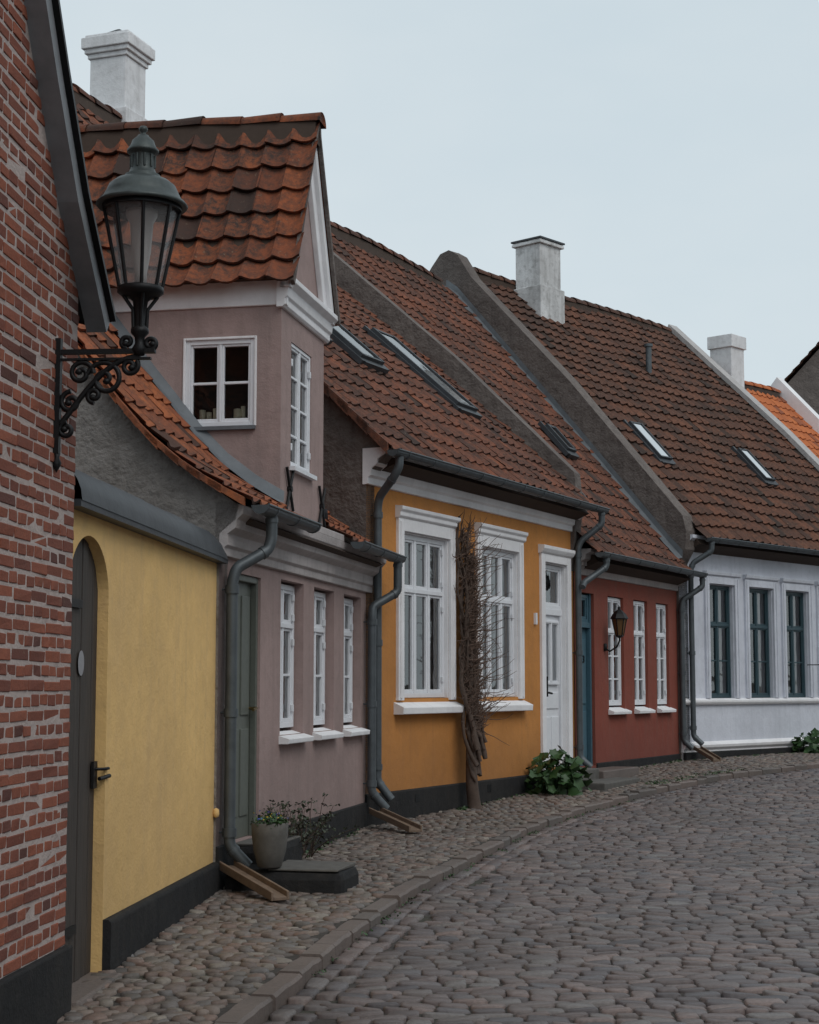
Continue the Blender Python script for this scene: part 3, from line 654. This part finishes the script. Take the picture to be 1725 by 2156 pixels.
mould(RE,.1,4.5,[(.0,2.98),(.03,2.985),(.03,3.05),(.06,3.08),(.06,3.14),(.14,3.18),(.15,3.24),(.22,3.27),(.22,3.31)],M['cornice'],H,'cornice',.004)
mb=MB(); u=.15
while u<4.4: mb.box(RE,u,u+.05,-.09,0,3.10,3.165); u+=.11
mb.done('dentil_course',M['cornice'],H)
gutter(RE,.05,4.62,-.36,3.25,H)
rclip=lambda c: WH.L(c)[0]<.02 and OR.L(c)[0]>5.72
tiles('roof_tiles',RE.P(0,0,0),RE.d,RE.n,-.6,5.6,rp,.205,.27,M['t_red'],H,rclip)
core(RE,.3,4.3,rp,M['core'],H)
ridge('ridge_tiles',RE.P(-.5,4.37,8.48),RE.P(5.0,4.37,8.48),.13,M['t_red'],H)
rz=lambda y: zprof(rp,y)+.03
skylight(RE,3.05,3.40,1.30,1.65,rz,H); skylight(RE,1.2,1.6,.45,.85,rz,H)
pipe(RE,[(.30,-.36,3.2),(.30,-.36,3.08),(.0,-.16,2.86),(-.06,-.16,2.8)],H,name='downpipe_branch')
pipe(RE,[(4.55,-.36,3.2),(4.55,-.36,3.05),(4.38,-.10,2.85),(4.36,-.08,2.75),(4.36,-.08,.72),(4.40,-.2,.60)],H)
WL=empty('wall_lamp',RE.P(1.12,-.2,2.4)); lc=RE.P(1.16,-.22,0)
mb=MB(); mb.tube([RE.P(1.16,0,2.05),RE.P(1.16,-.08,2.0),RE.P(1.16,-.18,2.06),RE.P(1.16,-.22,2.14),lc+Z*2.2],.012,8); mb.lathe(RE.P(1.16,-.01,2.0),[(0,0),(.03,.01),(.03,.1),(0,.11)],8)
mb.lathe(lc,[(.02,2.18),(.055,2.20),(.055,2.215)],6,smooth=False)
for k in range(6):
    an=k*math.pi/3; mb.tube([lc+Vector((.055*math.cos(an),.055*math.sin(an),2.21)),lc+Vector((.10*math.cos(an),.10*math.sin(an),2.44))],.007,5)
mb.lathe(lc,[(.11,2.43),(.125,2.44),(.09,2.50),(.04,2.55),(.02,2.56),(.02,2.59),(0,2.61)],6,smooth=False); mb.done('lamp_frame',M['iron'],WL)
MB().lathe(lc,[(.052,2.21),(.097,2.44)],6,smooth=False).done('amber_glass',plain('amber_glass',(.14,.075,.03),.2,0,.1,0),WL)
# ================================================================== WHITE HOUSE
H=empty('white_house',WH.P(3.5,0,0))
wp=[(-.30,3.80),(0,4.13),(2.02,6.30),(4.62,8.80)]
ops=[(.82,1.58,1.35,3.14),(2.02,2.80,1.35,3.14),(3.20,3.98,1.35,3.14),(4.40,5.18,1.35,3.14),(5.6,6.38,1.35,3.14)]
MB().wall(WH,0,7.0,.3,3.72,ops,.2).done('plaster_wall',M['whitewall'],H)
for o in ops:
    a,b,c,d=o
    window(WH,a+.016,b-.016,c+.005,d-.016,.06,H,cols=2,tz=2.5,rl=2,ru=1,mat=M['teal'],fw=.04,sash=.025,mw=.04)
    mb=MB(); w=.12
    mb.box(WH,a-w,a,-.04,.05,c,d+.12).box(WH,b,b+w,-.04,.05,c,d+.12).box(WH,a,b,-.04,.05,d,d+.12)
    mb.box(WH,a-w+.03,a-w+.06,-.055,-.035,c,d+.1).box(WH,b+w-.06,b+w-.03,-.055,-.035,c,d+.1)
    liners(mb,WH,a,b,c,d,.12)
    mb.ext(WH,[(-.04,d+.12),(-.07,d+.14),(-.08,d+.19),(.02,d+.2),(.02,d+.12)],a-w-.02,b+w+.02)
    mb.done('window_surround',M['whitewall'],H,bev=.006)
mould(WH,0,7.0,[(.0,1.25),(.05,1.26),(.07,1.29),(.07,1.32),(.0,1.35)],M['white'],H,'sill_band',.004)
mould(WH,0,7.0,[(.03,.3),(.03,.56),(.07,.60),(.08,.64),(.0,.69)],M['white'],H,'base_ledge',.004)
mould(WH,0,7.0,[(.085,.2),(.085,.53),(.0,.54)],M['plinth'],H,'plinth',0)
mould(WH,0.1,7.0,[(.0,3.62),(.04,3.63),(.05,3.70),(.12,3.74),(.2,3.80),(.2,3.85)],M['whitewall'],H,'cornice',.004)
gutter(WH,.28,7.1,-.36,3.80,H)
wg=[(0,0),(0,3.4),(-.14,3.62),(-.16,3.9),(-.10,4.14)]+[(2.02,6.50),(4.10,8.58),(4.40,9.02),(4.60,9.14),(4.80,9.10),(5.0,8.9),(9.3,4.0),(9.3,0)]
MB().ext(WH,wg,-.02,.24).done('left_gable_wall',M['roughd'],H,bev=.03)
rg=[(0,0),(0,3.4),(-.2,3.7),(-.2,4.05),(2.02,6.38),(4.5,8.80),(4.62,8.86),(4.85,8.8),(9.3,4),(9.3,0)]
MB().ext(WH,rg,6.95,7.15).done('right_gable_wall',M['rough'],H)
mb=MB()
for (y0,z0),(y1,z1) in (((-.22,4.07),(2.02,6.40)),((2.02,6.40),(4.62,8.88))): mb.ext(WH,[(y0,z0),(y0-.04,z0+.08),(y1-.04,z1+.08),(y1,z1)],6.90,7.2)
mb.done('verge_coping',M['coping'],H)
core(WH,.22,6.95,wp,M['core'],H)
tiles('roof_tiles',WH.P(0,0,0),WH.d,WH.n,.20,6.92,wp,.215,.285,M['t_brown'],H,amp=.038,lift=.048,wave=.022)
ridge('ridge_tiles',WH.P(.3,4.62,8.86),WH.P(6.9,4.62,8.84),.13,M['t_brown'],H)
wz=lambda y: zprof(wp,y)+.02
skylight(WH,.90,1.25,.95,1.55,wz,H,M['sky_glass'],f=.03); skylight(WH,4.15,4.48,.90,1.45,wz,H,M['sky_glass'],f=.03)
chimney(WH,2.02,4.2,7.7,9.60,.62,.56,H,base=8.72,style='slab',mat=M['chimdirty'])
MB().tube([WH.P(3.85,3.05,7.1),WH.P(3.85,3.05,7.80)],.055,10).tube([WH.P(3.85,3.05,7.80),WH.P(3.85,3.05,7.85)],.08,10).done('vent_pipe',M['zinc'],H)
mb=MB(); vs=[]; ss=[-.1+.25*k for k in range(20)]
for s_ in ss:
    P=WH.P(-.03,s_,0); yr=RE.L(P)[1]; z=zprof(rp,yr)+.06
    a=WH.P(-.16,s_,z); b=WH.P(-.035,s_,z+.03); c=WH.P(-.03,s_,z+.14); vs+=[a,b,c]
mb.add(vs,[(3*i+k,3*i+3+k,3*i+4+k,3*i+1+k) for i in range(len(ss)-1) for k in range(2)]).done('lead_flashing',M['lead'],H)
pipe(WH,[(.38,-.36,3.76),(.38,-.36,3.60),(.22,-.12,3.42),(.20,-.09,3.30),(.20,-.09,.78),(.24,-.22,.66)],H)
mb=MB(); mb.tube([WH.P(3.9,-.02,1.9),WH.P(3.9,-.5,1.9)],.008,8); mb.lathe(WH.P(3.9,-.55,1.84),[(0,0),(.05,.01),(.085,.06),(.05,.11),(0,.12)],14); mb.done('round_wall_mirror',M['iron'],H)
# ================================================================== ORANGE-ROOF HOUSE beyond
H=empty('orange_roof_house',WH.P(9,2,0))
np_=[(-.3,3.35),(0,3.65),(4.0,7.85)]
MB().wall(WH,7.15,10.3,.2,3.35,[(7.7,8.4,1.3,2.6),(9.1,9.8,1.3,2.6)],.2).done('plaster_wall',M['whitewall'],H)
for a in (7.7,9.1): window(WH,a,a+.7,1.3,2.6,.1,H,tz=2.2,rl=1)
core(WH,7.15,10.3,np_,M['core'],H)
tiles('roof_tiles',WH.P(0,0,0),WH.d,WH.n,7.15,10.25,np_,.21,.28,M['t_new'],H,wave=.008)
ridge('ridge_tiles',WH.P(7.2,4.0,7.9),WH.P(10.2,4.0,7.9),.12,M['t_new'],H)
MB().ext(WH,[(0,0),(0,3.5),(-.2,3.8),(4.0,8.25),(8.2,3.6),(8.2,0)],10.25,10.5).done('coped_gable',M['white'],H)
chimney(WH,7.70,3.7,7.0,8.68,.5,.5,H,style='band')
H=empty('grey_gable_house',WH.P(13,2,0))
GF=Fr((8.05,37.5),(1,-.15))
MB().exty(GF,[(0,0),(0,7.8),(2.6,10.6),(5.2,7.8),(5.2,0)],0,6).done('roughcast_walls',M['roughd'],H)
tiles('roof_tiles',GF.P(0,0,0),GF.n,GF.d,-.15,6,[(-.2,7.65),(2.6,10.7)],.21,.28,M['t_brown'],H)
tiles('roof_tiles_right',GF.P(5.2,0,0),GF.n,-GF.d,-.15,6,[(-.2,7.65),(2.6,10.7)],.21,.28,M['t_brown'],H)
# ================================================================== REAR HOUSE
H=empty('rear_house',(-5,19,0))
RF=Fr((-4.06,18.4),(.47,1.3))
rr=[(-3.2,4.6),(0,8.36)]
MB().ext(RF,[(-3.0,0),(-3.0,4.6),(0,8.25),(3,4.6),(3,0)],-2.0,3.2).done('plaster_walls',M['rough'],H)
tiles('roof_tiles',RF.P(0,0,0),RF.d,RF.n,-2.0,3.0,rr,.21,.28,M['t_red'],H)
ridge('ridge_tiles',RF.P(-2,0,8.42),RF.P(3,0,8.42),.13,M['t_red'],H)
chimney(RF,1.62,.12,7.9,9.52,.50,.50,H,base=8.55)
MB().lathe(RF.P(1.62,.12,9.54),[(.24,0),(.22,.02),(.02,.13),(0,.13)],4,smooth=False,rot=.6).done('chimney_cowl',M['iron'],H)
# ================================================================== OPPOSITE SIDE OF STREET
def simple_house(nm,o,d,L,eave,rdg,wm,tm):
    f=Fr(o,d); H=empty(nm,f.P(L/2,0,0))
    ops=[]; u=.7
    while u<L-1.3: ops.append((u,u+.8,1.3,2.6)); u+=1.6
    MB().wall(f,0,L,-.3,eave,ops,.15).done('plaster_wall',wm,H)
    for q in ops: window(f,q[0],q[1],q[2],q[3],.08,H,tz=2.2,rl=1,curt=False)
    pr=[(-.3,eave),(3.5,rdg)]
    MB().ext(f,[(.75,-.3),(.75,eave-.1),(.0,eave-.04),(3.5,rdg-.06),(7,eave),(7,-.3)],0,L).done('gables',wm,H)
    tiles('roof_tiles',f.P(0,0,0),f.d,f.n,-.05,L+.05,pr,.24,.34,tm,H)
simple_house('cream_house',(19.5,26.5),(-.75,-1),7.5,3.4,7.2,M['whitewall'],M['t_red'])
simple_house('ochre_house',(14.9,20.3),(-.55,-1),7.0,3.3,7.4,M['yellow'],M['t_brown'])
simple_house('whitewashed_house',(11.5,14.1),(-.32,-1),8.0,3.5,7.6,M['whitewall'],M['t_red'])
simple_house('rose_house',(9.0,6.3),(-.12,-1),9.0,3.3,7.2,M['pink'],M['t_brown'])
# ================================================================== GROUND
ys=[-300,-60,-20,0,4]+[5+.5*k for k in range(60)]+[36,45,60,120,400,1500]
xs=[-1500,-60,-12,-4,0,4,8,12,20,60,1500]
mb=MB(); vs=[(x,y,g(y)-.084) for y in ys for x in xs]; q=len(xs)
mb.add(vs,[(j*q+i,j*q+i+1,(j+1)*q+i+1,(j+1)*q+i) for j in range(len(ys)-1) for i in range(q-1)],.5,True).done('ground',M['soil'])
yy=[-5+.4*k for k in range(95)]
mb=MB(); vs=[]
for y in yy: vs+=[(wx(y)-.35,y,g(y)-.008),(kx(y),y,g(y)-.008)]
mb.add(vs,[(2*i,2*i+1,2*i+3,2*i+2) for i in range(len(yy)-1)],.5,True).done('pavement_bed',M['soil'])
def stones(name,S,mat,nseg=12):
    S=np.array(S); n=len(S); th=np.linspace(0,2*np.pi,nseg,endpoint=False)+np.pi/12
    c,s=np.cos(th),np.sin(th); e=S[:,8][:,None]
    sx=np.sign(c)*np.abs(c)**e; sy=np.sign(s)*np.abs(s)**e
    jit=1+np.random.uniform(-.09,.07,(n,nseg))
    rings=[(1.0,-.06,0),(.98,None,.5),(.84,None,.94)]
    V=np.zeros((n,nseg*3+1,3)); tl=np.random.uniform(-.12,.12,(n,2))
    ca,sa=np.cos(S[:,5])[:,None],np.sin(S[:,5])[:,None]
    for k,(sc_,zz,hf) in enumerate(rings):
        px=S[:,3][:,None]*sx*jit*sc_; py=S[:,4][:,None]*sy*jit*sc_
        V[:,k*nseg:(k+1)*nseg,0]=S[:,0][:,None]+px*ca-py*sa; V[:,k*nseg:(k+1)*nseg,1]=S[:,1][:,None]+px*sa+py*ca
        V[:,k*nseg:(k+1)*nseg,2]=S[:,2][:,None]+(zz if zz is not None else S[:,6][:,None]*hf+ (px*tl[:,:1]+py*tl[:,1:]))
    V[:,-1,0]=S[:,0];V[:,-1,1]=S[:,1];V[:,-1,2]=S[:,2]+S[:,6]*np.random.uniform(.9,1.05,n)
    F=[]
    for k in range(2):
        for i in range(nseg): F.append((k*nseg+i,k*nseg+(i+1)%nseg,(k+1)*nseg+(i+1)%nseg,(k+1)*nseg+i))
    Tq=np.array(F); Tt=np.array([(2*nseg+i,2*nseg+(i+1)%nseg,3*nseg) for i in range(nseg)])
    off=(np.arange(n)*(nseg*3+1))[:,None,None]
    Q=(Tq[None]+off).reshape(-1,4); T=(Tt[None]+off).reshape(-1,3)
    me=bpy.data.meshes.new(name); nv=n*(nseg*3+1); me.vertices.add(nv); me.vertices.foreach_set('co',V.reshape(-1))
    nl=Q.size+T.size; me.loops.add(nl); me.loops.foreach_set('vertex_index',np.concatenate([Q.reshape(-1),T.reshape(-1)]).astype(np.int32))
    npoly=len(Q)+len(T); me.polygons.add(npoly)
    ls=np.concatenate([np.arange(len(Q))*4,Q.size+np.arange(len(T))*3]).astype(np.int32); me.polygons.foreach_set('loop_start',ls)
    me.update(calc_edges=True); me.validate()
    a=me.attributes.new('rnd','FLOAT','FACE'); r=np.concatenate([np.repeat(S[:,7],len(Tq)),np.repeat(S[:,7],len(Tt))]); a.data.foreach_set('value',r.astype(np.float32))
    me.polygons.foreach_set('use_smooth',np.ones(npoly,dtype=bool)); me.materials.append(mat)
    o=bpy.data.objects.new(name,me); sc.collection.objects.link(o); return o
S=[]; y=4.0
while y<36:
    rp_=R(.088,.118); xlo=kx(y)+.34; xhi=.30*y+3.0
    if xhi>xlo:
        x=xlo-R(0,.15)
        while x<xhi:
            l=R(.11,.18) if random.random()<.75 else R(.17,.24); yc=y+.025*math.sin(x*1.7+y*.3)+R(-.007,.007)
            if x+l/2-.05>kx(yc)+.27: S.append((x+l/2,yc,g(yc)-.080,l/2*1.0,rp_/2*R(.95,1.05),R(-.08,.08),R(.010,.022),R(0,1),R(.30,.55)))
            x+=l+.003
    y+=rp_+.001
def path(off,y0=4,y1=36,step=.05):
    out=[]; y=y0
    while y<y1:
        x=kx(y); dx=(kx(y+.3)-kx(y-.3))/.6; l=math.hypot(dx,1); out.append((x+off/l,y-off*dx/l,math.atan2(1,dx))); y+=step
    return out
for off in (.12,.235):
    P=path(off); acc=0; last=P[0]; nl=R(.15,.24)
    for p in P[1:]:
        acc+=math.hypot(p[0]-last[0],p[1]-last[1]); last=p
        if acc>=nl:
            S.append((p[0],p[1],g(p[1])-.078,nl/2*.98,.056,p[2],R(.012,.022),R(0,1),R(.35,.5))); acc=0; nl=R(.13,.22)
stones('cobblestone_street',S,M['cobble'])
S=[]; y=3.5; row=0
while y<33:
    x=wx(y)-.02+(row%2)*.05
    while x<kx(y)-.05:
        big=random.random()<.16
        a=R(.036,.060)*(1.3 if big else 1); b=R(.031,.048)*(1.25 if big else 1); xx=x+R(-.02,.02); yc=y+R(-.02,.02)
        if xx+a<kx(yc)-.05: S.append((xx,yc,g(yc)-.012,a*1.02,b*1.05,R(-1.6,1.6),R(.012,.030),R(0,1),R(.6,.95)))
        x+=.090
    y+=.075; row+=1
stones('cobbled_pavement',S,M['field'])
mb=MB(); P=path(0.0,3,35,.02); acc=0; st=P[0]; last=P[0]; nl=R(.3,.6)
for p in P[1:]:
    acc+=math.hypot(p[0]-last[0],p[1]-last[1]); last=p
    if acc>=nl:
        f=Fr((st[0],st[1]),(p[0]-st[0],p[1]-st[1])); l=math.hypot(p[0]-st[0],p[1]-st[1]); zt_=g((p[1]+st[1])/2)+R(.0,.014); o=R(-.007,.007)
        n=5; zs_=[R(-.004,.004) for _ in range(n+1)]; ys_=[R(-.005,.005) for _ in range(n+1)]
        k0=[f.P(.002+(l-.004)*i/n,yy_+ys_[i],zz_+zs_[i]) for i in range(n+1) for (yy_,zz_) in ((-.065+o,zt_-.2),(-.065+o,zt_-.016),(-.05+o,zt_-.001),(.055+o,zt_),(.07+o,zt_-.014),(.07+o,zt_-.2))]
        mb.add(k0,[(6*i+k,6*i+k+1,6*i+7+k,6*i+6+k) for i in range(n) for k in range(5)]+[(0,1,2,3,4,5),tuple(6*n+k for k in range(6))],R(0,1),False)
        acc=0; st=p; nl=R(.25,.6)
mb.done('kerb',M['kerb'])
# ================================================================== SMALL THINGS
H=empty('stone_doorstep',PI.P(.45,-.45,.2))
mb=MB(); mb.box(PI,.02,.60,-.90,-.05,.0,.25,j=.02); mb.box(PI,.36,1.12,-.34,.0,.0,.385,j=.01); mb.done('step_block',M['plinth'],H,bev=.06)
mb=MB(); mb.box(PI,.05,.57,-.87,-.36,.235,.257,j=.008); mb.box(PI,.38,1.1,-.32,-.01,.37,.391,j=.004); mb.done('worn_tread',M['pot'],H,bev=.02)
H=empty('stone_entrance_steps',OR.P(5.1,-.3,.3))
mb=MB(); mb.box(OR,4.62,5.66,-.36,-.04,.1,.50,j=.006); mb.box(OR,4.70,6.0,-.78,-.365,.1,.37,j=.006); mb.done('steps',M['pot'],H,bev=.015)
MB().box(RE,-.05,1.3,-.42,-.03,.2,.46,j=.008).done('landing',M['kerb'],H,bev=.015)
def board(nm,a,b,w=.09):
    a=Vector(a); b=Vector(b); H=empty(nm,a); f=Fr((a.x,a.y),(b.x-a.x,b.y-a.y)); l=math.hypot(b.x-a.x,b.y-a.y); mb=MB()
    za,zb=a.z,b.z
    for (y0,y1,h) in ((-w,-w+.02,.06),(-w+.02,w-.02,.025),(w-.02,w,.06)):
        vs=[f.P(u,y,(za if u==0 else zb)+h_) for u in (0,l) for y in (y0,y1) for h_ in (0,h)]
        mb.add(vs,[(0,1,3,2),(4,6,7,5),(0,4,5,1),(2,3,7,6),(0,2,6,4),(1,5,7,3)])
    mb.done('trough',M['woodold'],H,bev=.005)
board('wooden_drain_trough',PI.P(.08,-.06,.24),PI.P(-.45,-.60,.10),.07)
board('wooden_drain_trough',PI.P(4.60,-.12,.30),PI.P(4.10,-.62,.17),.075)
board('wooden_drain_trough',WH.P(.2,-.15,.58),WH.P(-.05,-.65,.42),.07)
H=empty('flower_pot',PI.P(.12,-.40,.26)); pc=PI.P(.08,-.37,.258)
MB().lathe(pc,[(0,.0),(.075,.0),(.085,.01),(.115,.12),(.127,.22),(.13,.30),(.122,.31),(.112,.305),(.11,.27),(0,.27)],28).done('pot',M['pot'],H)
def leaves(mb,c,rx,rz,n,size,up=.5,lobed=False):
    for _ in range(n):
        a=R(0,2*math.pi); rr_=math.sqrt(R(0.02,1))*rx; h=R(.0,1)*rz*(1-.5*(rr_/rx)**2); p=Vector(c)+Vector((rr_*math.cos(a),rr_*math.sin(a),h))
        s_=size*R(.6,1.3); nrm=Vector((R(-1,1)+math.cos(a)*.5,R(-1,1)+math.sin(a)*.5,up+R(0,1))).normalized(); t=nrm.orthogonal().normalized(); t.rotate(Matrix.Rotation(R(0,6.28),3,nrm)); b=nrm.cross(t)
        m=10 if lobed else 6; vs=[p-nrm*s_*.12]
        for k in range(m):
            an=2*math.pi*k/m; ra=s_*(1+.18*math.cos(an*5) if lobed else (1 if k%2==0 else .75))
            vs.append(p+t*ra*math.cos(an)+b*ra*math.sin(an)*(1 if lobed else .5)+nrm*s_*(.18*math.sin(an*2)))
        mb.add(vs,[(0,k+1,(k+1)%m+1) for k in range(m)],R(0,1),True)
mb=MB(); leaves(mb,pc+Z*.28,.13,.11,170,.022); mb.done('foliage',M['leaf'],H)
for nm,n_,mt in (('blue_flowers',24,'fl_b'),('yellow_flowers',12,'fl_y')):
    mb=MB(); leaves(mb,pc+Z*.33,.14,.08,n_,.015); mb.done(nm,M[mt],H)
H=empty('rose_bush',PI.P(1.4,-.15,.2)); mb=MB(); ml=MB()
for k in range(34):
    p=PI.P(R(.95,2.1),-.12+R(-.10,.03),.16); d=Vector((R(-.3,.6),R(-.4,.3),R(.5,1))).normalized(); pts=[p]
    for i in range(6): p=p+d*R(.05,.10); d=(d+Vector((R(-.3,.3),R(-.3,.3),R(-.15,.2)))).normalized(); pts.append(p)
    mb.tube(pts,[.006-.0007*i for i in range(7)],5)
    for q in pts[2:]: leaves(ml,q,.05,.03,5,.02)
mb.done('stems',M['bark'],H); ml.done('leaves',M['leafd'],H)
def clump(nm,c,rx,rz,n,size):
    H=empty(nm,c); mb=MB(); leaves(mb,c,rx,rz,n,size,.5,True); mb.done('leaves',M['leaf'],H); mb=MB()
    for k in range(n//4):
        a=R(0,6.28); q=Vector(c)+Vector((math.cos(a)*rx*.7,math.sin(a)*rx*.7,R(.3,.8)*rz)); mb.tube([Vector(c)-Z*.03,Vector(c).lerp(q,.5)+Z*.04,q],.005,5)
    mb.done('stems',M['leaf'],H)
clump('leafy_green_plant',OR.P(4.20,-.36,.26),.38,.54,190,.062)
clump('leafy_green_plant',WH.P(3.4,-.45,.46),.42,.36,120,.06)
H=empty('pavement_weeds',(3,21,0)); mb=MB()
for k in range(190):
    t=random.choice([(OR,R(2.2,6.0),-R(.02,.12)),(RE,R(1,4.3),-R(.02,.15)),(WH,R(0,6),-R(.1,.25)),(OR,R(1.9,2.3),-.12),(PI,R(1.1,4.4),-R(.02,.08))])
    q=t[0].P(t[1],t[2],0); q.z=g(q.y); leaves(mb,q,.05,.03,5,.02)
for k in range(150):
    y=random.choice([R(21,23.2),R(9,20)]); 
    q=Vector((kx(y)+R(.03,.12),y,g(y)-.06)) if y<21 else Vector((kx(y)-R(.0,.3),y,g(y)+.01)); leaves(mb,q,.05,.02,6,.015)
mb.done('weeds',M['leaf'],H)
# climbing vine (bare)
H=empty('bare_climbing_vine',OR.P(2.3,-.15,.2))
mb=MB(); tw=MB()
def stem(u0,y0,z0,zt,ph,r0,amp):
    pts=[];rad=[];n=34
    for i in range(n+1):
        t=i/n; z=z0+(zt-z0)*t; lean=.10*math.exp(-t*9)
        u=u0+amp*math.sin(ph+t*9)+amp*.6*math.sin(ph*2+t*21)+R(-.006,.006); y=y0*(1-t)+-.085*t-lean+.03*math.cos(ph+t*11)
        pts.append(OR.P(u,y,z)); rad.append(r0*(1-.55*t)*R(.85,1.2))
    mb.tube(pts,rad,8); return pts
allp=[]
pts=[];rad=[]
for i in range(12):
    t=i/11; pts.append(OR.P(2.17-.03*math.sin(t*4),-.20+.06*t,.17+.75*t)); rad.append(.075*(1-.3*t)+ (.05 if i==0 else 0))
mb.tube(pts,rad,10)
for k in range(16):
    allp+=stem(2.18+R(-.12,.16),-.14,.5+R(0,.5),R(2.8,3.40),R(0,6.28),R(.018,.034),R(.03,.07))
mb.done('trunk',M['bark'],H)
for k in range(1500):
    p=random.choice(allp)
    if p.z<1.0: continue
    long_=random.random()<.15
    d=(OR.d*R(-1,1)-OR.n*R(-.1,.6)+Z*R(-.4,.9)).normalized(); pts=[p]; L=R(.025,.065) if not long_ else R(.06,.12)
    if long_: d=(OR.d*R(.5,1)-OR.n*R(0,.5)+Z*R(-.1,.6)).normalized()
    m_=5 if long_ else 3
    for i in range(m_): p=p+d*L; d=(d+Vector((R(-.5,.5),R(-.5,.5),R(-.3,.5)))).normalized(); pts.append(p)
    tw.tube(pts,[.0065*(1-.7*i/m_) for i in range(m_+1)],5,cap=False)
tw.done('twigs',M['bark2'],H)
# ================================================================== SKY / LIGHT
w=bpy.data.worlds.new('World'); sc.world=w; w.use_nodes=True; nt=w.node_tree; bg=nt.nodes['Background']
sky=nt.nodes.new('ShaderNodeTexSky'); sky.sky_type='NISHITA'; sky.sun_disc=False; sky.sun_elevation=math.radians(48); sky.sun_rotation=math.radians(140); sky.dust_density=3
tc=nt.nodes.new('ShaderNodeTexCoord'); nz=noise(nt,1.6,5,vec=tc.outputs['Generated'],sc3=(1,1,2.5))
cl=mixc(nt,ramp(nt,nz,.3,.75),(6.2,7.3,7.9),(7.4,8.15,8.45))
nt.links.new(mixc(nt,.88,sky.outputs[0],cl),bg.inputs[0]); bg.inputs[1].default_value=.1
L=bpy.data.lights.new('overcast_sun','SUN'); L.energy=.85; L.angle=math.radians(30); L.color=(1,.97,.94)
lo=bpy.data.objects.new('overcast_sun',L); sc.collection.objects.link(lo)
sd=Vector((math.sin(math.radians(140))*math.cos(math.radians(48)),math.cos(math.radians(140))*math.cos(math.radians(48)),math.sin(math.radians(48))))
lo.rotation_euler=sd.to_track_quat('Z','Y').to_euler()
# ================================================================== CAMERA
c=bpy.data.cameras.new('camera'); co=bpy.data.objects.new('camera',c); sc.collection.objects.link(co); sc.camera=co
c.sensor_fit='HORIZONTAL'; c.sensor_width=36; c.lens=36*3500/1725; c.clip_end=3000; c.clip_start=.1
co.location=(0,0,1.5); co.rotation_euler=(math.radians(90)+math.atan(372/3500),0,0)
sc.view_settings.view_transform='Standard'; sc.view_settings.look='None'; sc.view_settings.exposure=0
